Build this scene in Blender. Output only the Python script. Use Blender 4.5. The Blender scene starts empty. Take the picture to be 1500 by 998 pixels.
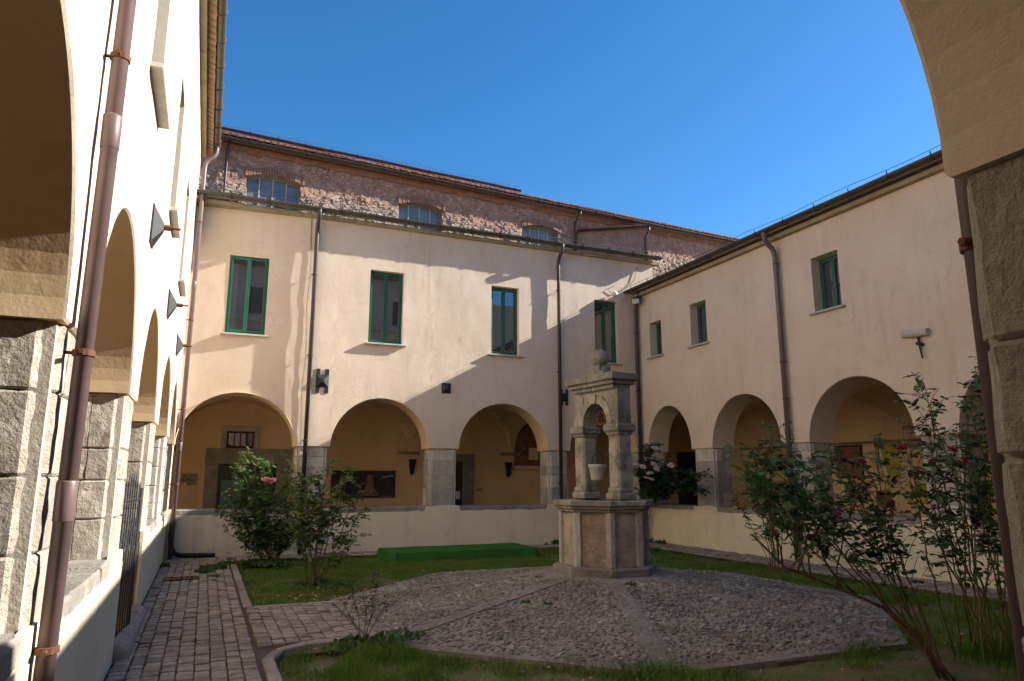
import bpy, math, random
import numpy as np
from mathutils import Vector, noise as mnoise
sc = bpy.context.scene
COL = sc.collection
R = math.radians
# ---------------------------------------------------------------- camera, sky, sun, exposure
cam_d = bpy.data.cameras.new('camera'); cam = bpy.data.objects.new('camera', cam_d); COL.objects.link(cam)
cam.location = (0, 0, 1.72); cam.rotation_euler = (R(90 + 11.1), 0, R(-23.2))
cam_d.sensor_width = 36; cam_d.lens = 36 * 1032 / 1500; cam_d.clip_start = 0.02; cam_d.clip_end = 2000
sc.camera = cam
SUN = Vector((1.0, -0.20, 0.545)).normalized()          # direction towards the sun
world = bpy.data.worlds.new('World'); sc.world = world; world.use_nodes = True
wn = world.node_tree.nodes; wl = world.node_tree.links
sky = wn.new('ShaderNodeTexSky'); sky.sky_type = 'NISHITA'; sky.sun_disc = False
sky.sun_elevation = math.asin(SUN.z); sky.sun_rotation = math.atan2(SUN.x, SUN.y)
sky.altitude = 700; sky.air_density = 1.0; sky.dust_density = 0.5; sky.ozone_density = 5.0
bg = wn['Background']; bg.inputs['Strength'].default_value = 0.078
hsv = wn.new('ShaderNodeHueSaturation'); hsv.inputs['Hue'].default_value = .498; hsv.inputs['Saturation'].default_value = 1.2
wl.new(sky.outputs[0], hsv.inputs['Color']); wl.new(hsv.outputs[0], bg.inputs['Color'])
sun_d = bpy.data.lights.new('sun', 'SUN'); sun_d.energy = 4.9; sun_d.angle = R(0.5); sun_d.color = (1.0, 0.95, 0.87)
sun = bpy.data.objects.new('sun', sun_d); COL.objects.link(sun); sun.rotation_euler = SUN.to_track_quat('Z', 'Y').to_euler()
sun.location = (30, -6, 30)
sc.view_settings.view_transform = 'Standard'; sc.view_settings.look = 'None'
sc.view_settings.exposure = 1.47; sc.view_settings.gamma = 1.0
sc.render.engine = 'CYCLES'; sc.cycles.use_denoising = True; sc.cycles.max_bounces = 10; sc.cycles.diffuse_bounces = 8

# ---------------------------------------------------------------- helpers
rng = random.Random(7)
def nz(x, y, z=0.0): return mnoise.noise(Vector((x, y, z)))
def tag(o, label=None, cat=None, group=None, kind=None):
    if label: o['label'] = label
    if cat: o['category'] = cat
    if group: o['group'] = group
    if kind: o['kind'] = kind
    return o
def empty(name, loc=(0, 0, 0), parent=None):
    o = bpy.data.objects.new(name, None); COL.objects.link(o); o.location = loc; o.empty_display_size = .2
    if parent: o.parent = parent
    return o
class MB:
    def __init__(s): s.v = []; s.f = []
    def add(s, vs, fs):
        b = len(s.v); s.v += [tuple(p) for p in vs]; s.f += [tuple(b + i for i in f) for f in fs]
    def box8(s, c):   # 8 corners: bottom ring 0-3, top ring 4-7
        s.add(c, [(3, 2, 1, 0), (4, 5, 6, 7), (0, 1, 5, 4), (1, 2, 6, 5), (2, 3, 7, 6), (3, 0, 4, 7)])
    def build(s, name, mat, parent=None, smooth=False, kind=None):
        me = bpy.data.meshes.new(name); me.from_pydata(s.v, [], s.f); me.update()
        if smooth: me.polygons.foreach_set('use_smooth', [True] * len(me.polygons))
        return link(name, me, mat, parent, kind)
def link(name, me, mat, parent=None, kind=None):
    if mat and not me.materials: me.materials.append(M[mat])
    o = bpy.data.objects.new(name, me); COL.objects.link(o)
    if parent:
        o.parent = parent
        pl = parent.location if parent.parent is None else parent.location + parent.parent.location
        o.location = -Vector(pl)           # geometry is written in world coordinates
    if kind: o['kind'] = kind
    return o
class Fr:   # a wall frame: u along the wall, d out of it (towards the courtyard), z up
    def __init__(s, o, u, n): s.o = Vector(o); s.u = Vector(u).normalized(); s.n = Vector(n).normalized()
    def P(s, u, d, z): return tuple(s.o + s.u * u + s.n * d + Vector((0, 0, z)))
def fbox(mb, fr, u0, u1, d0, d1, z0, z1):
    mb.box8([fr.P(u, d, z) for z in (z0, z1) for u, d in ((u0, d0), (u1, d0), (u1, d1), (u0, d1))])
W = Fr((0, 0, 0), (1, 0, 0), (0, 1, 0))                  # plain world axes
def chbox(mb, fr, u0, u1, d0, d1, z0, z1, b=.01, jit=0.0, rg=rng):
    # chamfered box, 44 triangles
    idx = {}; vs = []
    lo = (u0, d0, z0); hi = (u1, d1, z1)
    for k in range(8):
        s = (k & 1, k >> 1 & 1, k >> 2 & 1)
        j = [rg.uniform(-jit, jit) for _ in range(3)]
        c = [(hi[a] if s[a] else lo[a]) + j[a] for a in range(3)]
        for a in range(3):      # vertex lying on face normal to axis a
            p = [c[e] + ((-b if s[e] else b) if e != a else 0) for e in range(3)]
            idx[(k, a)] = len(vs); vs.append(fr.P(*p))
    fs = []
    for a in range(3):
        o1, o2 = [e for e in range(3) if e != a]
        for sd in (0, 1):
            ks = [(sd << a) | (x << o1) | (y << o2) for x, y in ((0, 0), (1, 0), (1, 1), (0, 1))]
            fs.append(tuple(idx[(k, a)] for k in ks))
    for a in range(3):          # edges along axis a
        o1, o2 = [e for e in range(3) if e != a]
        for x in (0, 1):
            for y in (0, 1):
                k0 = (x << o1) | (y << o2); k1 = k0 | (1 << a)
                fs.append((idx[(k0, o1)], idx[(k1, o1)], idx[(k1, o2)], idx[(k0, o2)]))
    for k in range(8): fs.append(tuple(idx[(k, a)] for a in range(3)))
    mb.add(vs, fs)
def prism(mb, fr, poly, z0, z1, bev=.01, res=None, amp=0.0, seed=0.0, freq=9.0):
    # poly: (u,d) outline; bevelled top and bottom; optionally subdivided and roughened
    cu = sum(p[0] for p in poly) / len(poly); cd = sum(p[1] for p in poly) / len(poly)
    pts = []
    n = len(poly)
    for i in range(n):
        a = poly[i]; b = poly[(i + 1) % n]
        L = math.hypot(b[0] - a[0], b[1] - a[1]); k = max(1, int(L / res)) if res else 1
        for j in range(k): pts.append((a[0] + (b[0] - a[0]) * j / k, a[1] + (b[1] - a[1]) * j / k))
    zs = [z0, z0 + bev]
    k = max(1, int((z1 - z0 - 2 * bev) / res)) if res else 1
    zs += [z0 + bev + (z1 - z0 - 2 * bev) * (j + 1) / k for j in range(k)] + [z1]
    vs = []
    for iz, z in enumerate(zs):
        ins = iz in (0, len(zs) - 1)
        for (u, d) in pts:
            L = math.hypot(u - cu, d - cd) + 1e-6
            s = 1 - (bev * 1.2 / L if ins else 0)
            uu = cu + (u - cu) * s; dd = cd + (d - cd) * s
            if amp:
                q = mnoise.noise(Vector((u * freq + seed, d * freq - seed, z * freq))) + .5 * mnoise.noise(Vector((u * freq * 2.3 + seed, d * freq * 2.3, z * freq * 2.3)))
                uu += (u - cu) / L * q * amp; dd += (d - cd) / L * q * amp
            vs.append(fr.P(uu, dd, z))
    m = len(pts); fs = []
    for r in range(len(zs) - 1):
        for i in range(m):
            j = (i + 1) % m; fs.append((r * m + i, r * m + j, (r + 1) * m + j, (r + 1) * m + i))
    fs.append(tuple(range(m))[::-1]); fs.append(tuple((len(zs) - 1) * m + i for i in range(m)))
    mb.add(vs, fs)
def tube(mb, pts, rad, n=10, cap=True):
    pts = [Vector(p) for p in pts]
    if not hasattr(rad, '__len__'): rad = [rad] * len(pts)
    t0 = (pts[1] - pts[0]).normalized()
    up = Vector((0, 0, 1)) if abs(t0.z) < .9 else Vector((1, 0, 0))
    x = t0.cross(up).normalized(); vs = []; 
    for i, p in enumerate(pts):
        t = (pts[min(i + 1, len(pts) - 1)] - pts[max(i - 1, 0)]).normalized()
        x = (x - t * x.dot(t)).normalized(); y = t.cross(x)
        for k in range(n):
            a = 2 * math.pi * k / n
            vs.append(p + (x * math.cos(a) + y * math.sin(a)) * rad[i])
    fs = [(i * n + k, i * n + (k + 1) % n, (i + 1) * n + (k + 1) % n, (i + 1) * n + k) for i in range(len(pts) - 1) for k in range(n)]
    if cap: fs += [tuple(range(n))[::-1], tuple((len(pts) - 1) * n + k for k in range(n))]
    mb.add(vs, fs)
def lathe(mb, c, prof, n=16, a0=0.0):
    vs = []; fs = []
    for r, z in prof:
        for k in range(n):
            a = a0 + 2 * math.pi * k / n; vs.append((c[0] + r * math.cos(a), c[1] + r * math.sin(a), c[2] + z))
    for i in range(len(prof) - 1):
        for k in range(n): fs.append((i * n + k, i * n + (k + 1) % n, (i + 1) * n + (k + 1) % n, (i + 1) * n + k))
    fs += [tuple(range(n))[::-1], tuple((len(prof) - 1) * n + k for k in range(n))]
    mb.add(vs, fs)
def arc(p0, p1, p2, n=6):
    p0, p1, p2 = Vector(p0), Vector(p1), Vector(p2)
    return [p0 * (1 - t) ** 2 + p1 * 2 * t * (1 - t) + p2 * t * t for t in [i / n for i in range(n + 1)]]

# ---------------------------------------------------------------- materials
M = {}
def nodes(name):
    m = bpy.data.materials.new(name); m.use_nodes = True; M[name] = m
    nt = m.node_tree; return m, nt.nodes, nt.links, nt.nodes['Principled BSDF']
def mixrgb(N, L, fac, a, b, mode='MIX'):
    x = N.new('ShaderNodeMix'); x.data_type = 'RGBA'; x.blend_type = mode
    for s, v in ((0, fac), (6, a), (7, b)):
        if hasattr(v, 'is_output'): L.new(v, x.inputs[s])
        else: x.inputs[s].default_value = v if s == 0 else (*v, 1)
    return x.outputs[2]
def ramp(N, L, src, a, b):
    r = N.new('ShaderNodeMapRange'); r.inputs[1].default_value = a; r.inputs[2].default_value = b
    L.new(src, r.inputs[0]); return r.outputs[0]
def noisetex(N, L, scale, detail=6, rough=.6, vec=None, dist=0):
    t = N.new('ShaderNodeTexNoise'); t.inputs['Scale'].default_value = scale; t.inputs['Detail'].default_value = detail
    t.inputs['Roughness'].default_value = rough; t.inputs['Distortion'].default_value = dist
    if vec is not None: L.new(vec, t.inputs['Vector'])
    return t.outputs[0]
def surf(name, c1, c2, scale=2.0, c3=None, s3=9.0, t3=(.58, .72), rough=.9, bumps=((25, .3, .01),), var=0.0, spec=.25, island=0.0, stretch=None, hue=None, streak=None):
    """world-position noise between c1 and c2, blotches of c3, stacked bumps (scale, strength, distance), per-object value variation"""
    m, N, L, B = nodes(name)
    g = N.new('ShaderNodeNewGeometry'); pos = g.outputs['Position']
    if stretch:
        mp = N.new('ShaderNodeMapping'); mp.inputs['Scale'].default_value = stretch; L.new(pos, mp.inputs['Vector']); pos2 = mp.outputs[0]
    else: pos2 = pos
    col = mixrgb(N, L, ramp(N, L, noisetex(N, L, scale, 8, .62, pos2), .36, .66), c1, c2)
    if c3: col = mixrgb(N, L, ramp(N, L, noisetex(N, L, s3, 7, .68, pos), *t3), col, c3)
    if streak:
        mp = N.new('ShaderNodeMapping'); mp.inputs['Scale'].default_value = (2.6, 2.6, .22); L.new(pos, mp.inputs['Vector'])
        f1 = ramp(N, L, noisetex(N, L, 1.6, 9, .72, mp.outputs[0]), .50, .82)
        f2 = ramp(N, L, noisetex(N, L, .55, 4, .6, pos), .40, .65)
        ml = N.new('ShaderNodeMath'); ml.operation = 'MULTIPLY'; L.new(f1, ml.inputs[0]); L.new(f2, ml.inputs[1])
        col = mixrgb(N, L, ml.outputs[0], col, streak)
        vo = N.new('ShaderNodeTexVoronoi'); vo.feature = 'DISTANCE_TO_EDGE'; vo.inputs['Scale'].default_value = .55
        nv_ = N.new('ShaderNodeTexNoise'); nv_.inputs['Scale'].default_value = 2.2; nv_.inputs['Detail'].default_value = 6; L.new(pos, nv_.inputs['Vector'])
        va = N.new('ShaderNodeVectorMath'); va.operation = 'ADD'; L.new(pos, va.inputs[0]); L.new(nv_.outputs[1], va.inputs[1]); L.new(va.outputs[0], vo.inputs['Vector'])
        ck = N.new('ShaderNodeMapRange'); ck.inputs[1].default_value = .0; ck.inputs[2].default_value = .006; ck.inputs[3].default_value = .35; ck.inputs[4].default_value = 0; L.new(vo.outputs['Distance'], ck.inputs[0])
        m3 = N.new('ShaderNodeMath'); m3.operation = 'MULTIPLY'; L.new(ck.outputs[0], m3.inputs[0]); L.new(ramp(N, L, noisetex(N, L, .8, 2, .5, pos), .5, .62), m3.inputs[1])
        col = mixrgb(N, L, m3.outputs[0], col, tuple(x * .55 for x in streak))
    if var or island:
        r = N.new('ShaderNodeObjectInfo').outputs['Random'] if var else g.outputs['Random Per Island']
        k = var or island
        rr = N.new('ShaderNodeMapRange'); rr.inputs[3].default_value = 1 - k; rr.inputs[4].default_value = 1 + k; L.new(r, rr.inputs[0])
        hs = N.new('ShaderNodeHueSaturation'); L.new(col, hs.inputs['Color']); L.new(rr.outputs[0], hs.inputs['Value'])
        if hue:
            h = N.new('ShaderNodeMapRange'); h.inputs[3].default_value = .5 - hue; h.inputs[4].default_value = .5 + hue
            w = N.new('ShaderNodeTexWhiteNoise'); w.noise_dimensions = '1D'; L.new(r, w.inputs['W']); L.new(w.outputs[0], h.inputs[0]); L.new(h.outputs[0], hs.inputs['Hue'])
        col = hs.outputs[0]
    L.new(col, B.inputs['Base Color']); B.inputs['Roughness'].default_value = rough; B.inputs['Specular IOR Level'].default_value = spec
    last = None
    for s, st, ds in bumps:
        b = N.new('ShaderNodeBump'); b.inputs['Strength'].default_value = st; b.inputs['Distance'].default_value = ds
        L.new(noisetex(N, L, s, 6, .65, pos), b.inputs['Height'])
        if last: L.new(last, b.inputs['Normal'])
        last = b.outputs[0]
    if last: L.new(last, B.inputs['Normal'])
    return m
surf('plaster', (.595, .485, .37), (.65, .545, .43), .8, (.53, .42, .31), 3.0, (.55, .8), bumps=((9, .16, .02), (45, .3, .006)), streak=(.43, .33, .235))
surf('plaster_parapet', (.71, .635, .46), (.65, .575, .41), 1.1, (.52, .45, .33), 3.5, (.55, .8), bumps=((7, .3, .02), (60, .25, .004)), streak=(.42, .36, .26))
surf('plaster_inner', (.64, .46, .26), (.69, .52, .31), .7, (.52, .37, .22), 2.0, (.5, .8), bumps=((8, .25, .015), (50, .2, .004)))
surf('stone', (.48, .44, .375), (.33, .30, .255), 3.5, (.60, .57, .52), 14, (.55, .7), var=.26, bumps=((30, .8, .02), (90, .6, .006)))
surf('stone_rough', (.48, .425, .35), (.33, .285, .23), 4.0, (.58, .53, .46), 12, (.55, .7), var=.14, bumps=((22, 1.0, .03), (70, .8, .01)))
surf('mortar', (.50, .45, .37), (.40, .35, .28), 5, bumps=((40, .7, .01),))
surf('coping', (.30, .27, .23), (.20, .18, .155), 4, (.42, .39, .34), 12, (.58, .72), var=.12, bumps=((28, 1.0, .02), (80, .7, .006)))
surf('well_stone', (.37, .34, .29), (.20, .18, .148), 3.6, (.12, .108, .09), 5, (.50, .66), bumps=((26, .9, .018), (90, .7, .006)))
surf('pilaster_stone', (.44, .415, .37), (.31, .285, .245), 4, (.15, .135, .115), 6, (.56, .72), bumps=((26, .9, .018), (90, .7, .006)))
surf('panel_stone', (.43, .37, .285), (.27, .225, .165), 4, (.14, .12, .095), 7, (.54, .7), bumps=((20, 1, .025), (90, .7, .006)))
surf('panel_brown', (.33, .255, .185), (.20, .15, .105), 5, (.40, .34, .27), 9, (.54, .7), bumps=((18, 1, .03), (70, .8, .008)))
surf('well_dark', (.25, .23, .195), (.12, .11, .092), 4.0, (.42, .39, .33), 8, (.56, .7), bumps=((26, .9, .018), (90, .7, .006)))
surf('sett', (.33, .28, .23), (.19, .157, .125), 7, (.42, .375, .32), 30, (.58, .75), var=.22, bumps=((40, .7, .008), (120, .5, .003)), rough=.8)
surf('sett_far', (.33, .28, .23), (.19, .157, .125), 7, (.42, .375, .32), 30, (.58, .75), island=.22, bumps=((40, .7, .008),), rough=.8)
surf('path_soil', (.105, .085, .065), (.07, .055, .04), 6, (.06, .08, .03), 3.0, (.6, .75), bumps=((35, .8, .01),))
surf('soil', (.20, .14, .085), (.13, .095, .055), 3, (.09, .13, .03), 2.2, (.42, .6), bumps=((30, 1, .015),))
surf('pebble', (.30, .275, .24), (.16, .142, .122), 1.3, (.47, .445, .41), 20, (.58, .74), island=.38, bumps=((45, .7, .008),))
surf('pebble_one', (.30, .275, .24), (.16, .142, .122), 1.3, (.47, .445, .41), 20, (.58, .74), var=.38, bumps=((45, .7, .008),))
surf('mound_mortar', (.28, .25, .212), (.16, .138, .114), 2.2, (.35, .32, .285), 18, (.52, .68), bumps=((30, 1, .015), (90, 1, .006)))
surf('mound_strip', (.26, .235, .20), (.15, .13, .108), 2.2, (.31, .285, .25), 18, (.54, .7), bumps=((30, 1, .015), (90, 1, .006)))
surf('ridge_stone', (.24, .21, .178), (.15, .13, .11), 6, (.27, .25, .22), 22, (.58, .75), var=.12, bumps=((45, 1, .01),))
surf('rubble_wall', (.38, .24, .185), (.28, .17, .13), 3.5, (.44, .32, .25), 5, (.5, .7), bumps=((9, 1, .06), (30, .8, .02)))
surf('brick_band', (.30, .155, .10), (.22, .12, .085), 4, (.33, .24, .19), 6, (.5, .7), bumps=((20, .8, .02),))
surf('rubble', (.42, .345, .28), (.31, .245, .195), 4, (.48, .42, .36), 12, (.55, .7), island=.3, bumps=((25, .8, .02),))  # paler tone for the church stones in the sunlit strip
surf('masonry', (.42, .25, .19), (.29, .17, .13), 3, (.46, .35, .28), 5, (.5, .7), island=.22, bumps=((25, .8, .02),))  # redder tone for the church stones in the gutter's shade
surf('roof_tile', (.36, .15, .085), (.26, .105, .06), 5, (.20, .13, .10), 9, (.56, .74), island=.25, bumps=((40, .6, .006),))
surf('gutter', (.050, .035, .027), (.034, .025, .021), 6, rough=.45, spec=.5, bumps=())
surf('gutter_olive', (.072, .062, .043), (.048, .041, .03), 5, (.05, .04, .03), 7, (.55, .7), rough=.55, spec=.5, bumps=((30, .2, .004),))
surf('soffit', (.33, .28, .18), (.25, .21, .135), 3, (.18, .15, .10), 6, (.55, .75), bumps=((30, .5, .006),))
surf('pipe_brown', (.15, .10, .098), (.115, .076, .074), 3, (.20, .155, .15), 14, (.62, .8), rough=.42, spec=.5, bumps=((5, .05, .01),))
surf('pipe_dark', (.045, .032, .028), (.033, .025, .023), 4, rough=.45, spec=.5, bumps=())
surf('rust', (.15, .062, .034), (.09, .04, .024), 20, rough=.85, bumps=((90, .6, .002),))
surf('iron', (.026, .028, .032), (.016, .017, .02), 9, (.06, .035, .024), 12, (.62, .74), rough=.6, spec=.3, bumps=((60, .4, .003),))
surf('black_plastic', (.018, .018, .019), (.013, .013, .014), 5, rough=.5, bumps=())
surf('green_paint', (.012, .105, .06), (.01, .085, .05), 6, rough=.4, spec=.5, bumps=((50, .1, .002),))
surf('sill', (.47, .44, .39), (.38, .35, .31), 6, rough=.8, bumps=((60, .3, .003),))
surf('wood_dark', (.075, .03, .02), (.05, .021, .014), 8, rough=.6, bumps=())
surf('door_dark', (.018, .017, .017), (.012, .012, .013), 3, rough=.35, spec=.5, bumps=())
surf('carpet', (.045, .155, .030), (.030, .11, .022), 1.5, (.055, .12, .035), 5, (.5, .8), rough=1, spec=.05, bumps=((180, 1, .006), (4, .4, .02)))
surf('bucket_zinc', (.40, .40, .36), (.32, .32, .29), 12, (.25, .23, .2), 18, (.6, .75), rough=.55, spec=.5, bumps=((40, .2, .003),))
surf('dead_leaf', (.30, .17, .09), (.42, .28, .19), 30, island=.35, bumps=())
surf('cane_green', (.13, .135, .05), (.16, .105, .05), 20, bumps=((80, .5, .002),), rough=.7)
surf('cane_brown', (.19, .125, .075), (.12, .08, .048), 20, bumps=((80, .5, .002),), rough=.8)
def leafmat(name, c1, c2, c3, isl=.35, trans=.3, patch=None):
    m, N, L, B = nodes(name)
    g = N.new('ShaderNodeNewGeometry')
    w = N.new('ShaderNodeTexWhiteNoise'); w.noise_dimensions = '1D'; L.new(g.outputs['Random Per Island'], w.inputs['W'])
    col = mixrgb(N, L, g.outputs['Random Per Island'], c1, c2)
    col = mixrgb(N, L, ramp(N, L, w.outputs[0], .80, .88), col, c3)
    col = mixrgb(N, L, ramp(N, L, noisetex(N, L, 2.2, 3, .5, g.outputs['Position']), .3, .7), col, tuple(x * (1 - isl) for x in c1))
    if patch: col = mixrgb(N, L, ramp(N, L, noisetex(N, L, 1.5, 5, .65, g.outputs['Position']), .50, .66), col, patch)
    L.new(col, B.inputs['Base Color']); B.inputs['Roughness'].default_value = .5; B.inputs['Specular IOR Level'].default_value = .35
    t = N.new('ShaderNodeBsdfTranslucent'); L.new(col, t.inputs['Color'])
    mx = N.new('ShaderNodeMixShader'); mx.inputs[0].default_value = trans
    L.new(B.outputs[0], mx.inputs[1]); L.new(t.outputs[0], mx.inputs[2]); L.new(mx.outputs[0], N['Material Output'].inputs[0])
leafmat('grass', (.125, .25, .025), (.18, .30, .04), (.27, .23, .07), .25, .45, (.21, .205, .05))
leafmat('leaf_dark', (.06, .135, .034), (.105, .19, .048), (.16, .22, .05), .15)
leafmat('leaf_mid', (.07, .15, .035), (.115, .20, .05), (.20, .22, .05), .2)
leafmat('leaf_yellow', (.075, .145, .03), (.14, .20, .04), (.30, .23, .05), .2)
leafmat('leaf_red', (.085, .02, .025), (.06, .03, .022), (.05, .06, .02))
leafmat('leaf_bluegreen', (.024, .068, .030), (.038, .09, .038), (.06, .10, .03))
leafmat('petal_pink', (.75, .26, .27), (.85, .58, .54), (.85, .7, .62), .05, .3)
leafmat('petal_red', (.42, .012, .03), (.55, .03, .08), (.5, .02, .02), .2, .3)
leafmat('petal_white', (.72, .62, .50), (.78, .72, .62), (.7, .5, .42), .1, .3)
def flat(name, c, rough=.6, spec=.4):
    m, N, L, B = nodes(name); B.inputs['Base Color'].default_value = (*c, 1); B.inputs['Roughness'].default_value = rough; B.inputs['Specular IOR Level'].default_value = spec
flat('white_paint', (.72, .70, .66)); flat('ink', (.03, .022, .018)); flat('lamp_glass', (.55, .55, .52), .15, .5)
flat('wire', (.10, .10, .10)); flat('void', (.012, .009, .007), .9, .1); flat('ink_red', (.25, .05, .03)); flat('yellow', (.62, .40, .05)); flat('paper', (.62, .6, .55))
flat('poster_brown', (.22, .09, .055)); flat('teal_print', (.06, .16, .17), .3); flat('tag_orange', (.55, .22, .03))
m, N, L, B = nodes('glass')        # window panes: dark room behind a reflecting pane
B.inputs['Base Color'].default_value = (.035, .035, .042, 1); B.inputs['Roughness'].default_value = .02; B.inputs['Specular IOR Level'].default_value = 1.0; B.inputs['IOR'].default_value = 1.9
b = N.new('ShaderNodeBump'); b.inputs['Strength'].default_value = .04; b.inputs['Distance'].default_value = .02
g = N.new('ShaderNodeNewGeometry'); L.new(noisetex(N, L, 1.6, 2, .5, g.outputs['Position']), b.inputs['Height']); L.new(b.outputs[0], B.inputs['Normal'])
m, N, L, B = nodes('glass_dusty')
g = N.new('ShaderNodeNewGeometry')
L.new(mixrgb(N, L, ramp(N, L, noisetex(N, L, 3, 5, .6, g.outputs['Position']), .35, .7), (.10, .12, .16), (.20, .215, .24)), B.inputs['Base Color'])
B.inputs['Roughness'].default_value = .25; B.inputs['Specular IOR Level'].default_value = .6
def printmat(name, cols, scale, seed):      # flat print: soft colour patches
    m, N, L, B = nodes(name)
    g = N.new('ShaderNodeNewGeometry'); mp = N.new('ShaderNodeMapping'); mp.inputs['Location'].default_value = (seed, seed * 2, seed); L.new(g.outputs['Position'], mp.inputs['Vector'])
    r = N.new('ShaderNodeValToRGB'); e = r.color_ramp.elements
    while len(e) < len(cols): e.new(.5)
    for i, c in enumerate(cols): e[i].position = .3 + .4 * i / (len(cols) - 1); e[i].color = (*c, 1)
    L.new(noisetex(N, L, scale, 4, .6, mp.outputs[0]), r.inputs[0]); L.new(r.outputs[0], B.inputs['Base Color']); B.inputs['Roughness'].default_value = .5
printmat('print_dark', [(.012, .008, .01), (.02, .012, .014), (.035, .02, .018), (.06, .04, .03)], 3.5, 3)
printmat('print_bell', [(.09, .05, .035), (.20, .13, .09), (.27, .19, .14)], 9, 5)
printmat('print_yellow', [(.55, .45, .22), (.45, .30, .03), (.25, .26, .04), (.62, .42, .06)], 4, 8)
printmat('fresco', [(.16, .05, .03), (.26, .10, .05), (.10, .045, .04), (.30, .19, .09)], 4, 2)
printmat('print_red', [(.20, .03, .02), (.28, .16, .03), (.06, .08, .02), (.3, .02, .03)], 12, 4)

# ---------------------------------------------------------------- layout of the courtyard
XL, XR, YN, YF = -0.66, 11.4, 1.1, 17.2          # wall faces round the courtyard
DEP, TH, SPR, PAR = 3.4, .66, 2.46, 1.05         # arcade depth, wall thickness, springing, parapet height
XLB, XRB, YNB, YFB = XL - DEP, XR + DEP, YN - DEP, YF + DEP
CX, CY = 5.37, 9.15                              # the well, in the middle of the court
FL = Fr((XL, 0, 0), (0, 1, 0), (1, 0, 0)); FF = Fr((0, YF, 0), (1, 0, 0), (0, -1, 0))
FRT = Fr((XR, 0, 0), (0, 1, 0), (-1, 0, 0)); FN = Fr((0, YN, 0), (1, 0, 0), (0, 1, 0))

mb = MB(); mb.add([(-400, -400, -.06), (400, -400, -.06), (400, 400, -.06), (-400, 400, -.06)], [(0, 1, 2, 3)])
tag(mb.build('ground', 'path_soil'), kind='structure')

def octr(x, y):      # octagonal "radius" round the well (vertices at 22.5 + 45k degrees)
    return max(((x - CX) * math.cos(R(45 * k)) + (y - CY) * math.sin(R(45 * k))) for k in range(8)) / math.cos(R(22.5))
MR = 3.9
def mound_z(x, y):
    r = octr(x, y); return .44 - .38 * max(0, (r - .72)) / (MR - .72)
def in_path(x, y): return x < .72 or (x < 2.4 and 8.0 < y < 10.3)
def in_strip(x, y): return y > 16.35 or x > 10.35
def lawn_h(x, y): return .012 + .03 * nz(x * .6, y * .6) + .015 * nz(x * 2.1, y * 2.1)
# lawn soil sheet
mb = MB(); nx, ny = 70, 100; gx = [XL + (XR - XL) * i / nx for i in range(nx + 1)]; gy = [YN + (YF - YN) * j / ny for j in range(ny + 1)]
mb.add([(x, y, lawn_h(x, y) - .03) for y in gy for x in gx], [(j * (nx + 1) + i, j * (nx + 1) + i + 1, (j + 1) * (nx + 1) + i + 1, (j + 1) * (nx + 1) + i) for j in range(ny) for i in range(nx)])
tag(mb.build('lawn_soil', 'soil', smooth=True), kind='structure')
# paved path bed and setts
mb = MB(); z = .012
def sheet(mb, x0, x1, y0, y1, z): mb.add([(x0, y0, z), (x1, y0, z), (x1, y1, z), (x0, y1, z)], [(0, 1, 2, 3)])
sheet(mb, XL, .70, YN, YF, .030); sheet(mb, .70, 2.35, 7.6, 10.28, .028)
path = tag(mb.build('paved_path', 'path_soil'), kind='structure')
setts = []
def rows(x0, x1, y0, y1, along):     # rows of setts; 'along' = axis the rows run in
    rg = random.Random(int(x0 * 10 + y0 * 7))
    a0, a1, b0, b1 = (x0, x1, y0, y1) if along == 'x' else (y0, y1, x0, x1)
    b = b0
    while b < b1 - .05:
        h = rg.uniform(.115, .15); h = min(h, b1 - b); a = a0 + rg.uniform(-.08, 0)
        while a < a1 - .03:
            w = rg.uniform(.095, .155); aa = max(a, a0); w2 = min(a + w, a1) - aa
            if w2 > .04: setts.append((aa, aa + w2, b, b + h) if along == 'x' else (b, b + h, aa, aa + w2))
            a += w
        b += h
rows(XL + .02, .615, YN + .1, 16.2, 'y'); rows(.625, 2.5, 8.0, 10.26, 'y')
setts = [s for s in setts if octr((s[0] + s[1]) / 2, (s[2] + s[3]) / 2) > MR + .02]
def sett(mb, s, rg):
    x0, x1, y0, y1 = s; g = .005
    zt = .062 + rg.uniform(-.008, .008) + .012 * nz((x0 + x1), (y0 + y1)); j = .006
    t = [(x0 + g, y0 + g), (x1 - g, y0 + g), (x1 - g, y1 - g), (x0 + g, y1 - g)]
    t = [(x + rg.uniform(-j, j), y + rg.uniform(-j, j)) for x, y in t]
    cx, cy = (x0 + x1) / 2, (y0 + y1) / 2
    rings = [(1.0, .0), (1.0, zt - .011), (.93, zt - .002), (.55, zt + .002)]
    vs = [(cx + (x - cx) * k, cy + (y - cy) * k, zz + (rg.uniform(-.002, .002) if i else 0)) for i, (k, zz) in enumerate(rings) for x, y in t]
    fs = [(r * 4 + i, r * 4 + (i + 1) % 4, r * 4 + 4 + (i + 1) % 4, r * 4 + 4 + i) for r in range(3) for i in range(4)] + [(12, 13, 14, 15)]
    mb.add(vs, fs)
vis = sorted([s for s in setts if s[2] > 6.6], key=lambda s: s[2] * 1.0 + max(0, s[0]) * .3)
rest = MB(); rs = random.Random(3); near = set(vis[:300])
for s in setts:
    if s in near:
        mb = MB(); sett(mb, s, rs); mb.build('sett', 'sett', path, smooth=False)
    else: sett(rest, s, rs)
rest.build('sett_paving', 'sett_far', path, kind='stuff')
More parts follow.
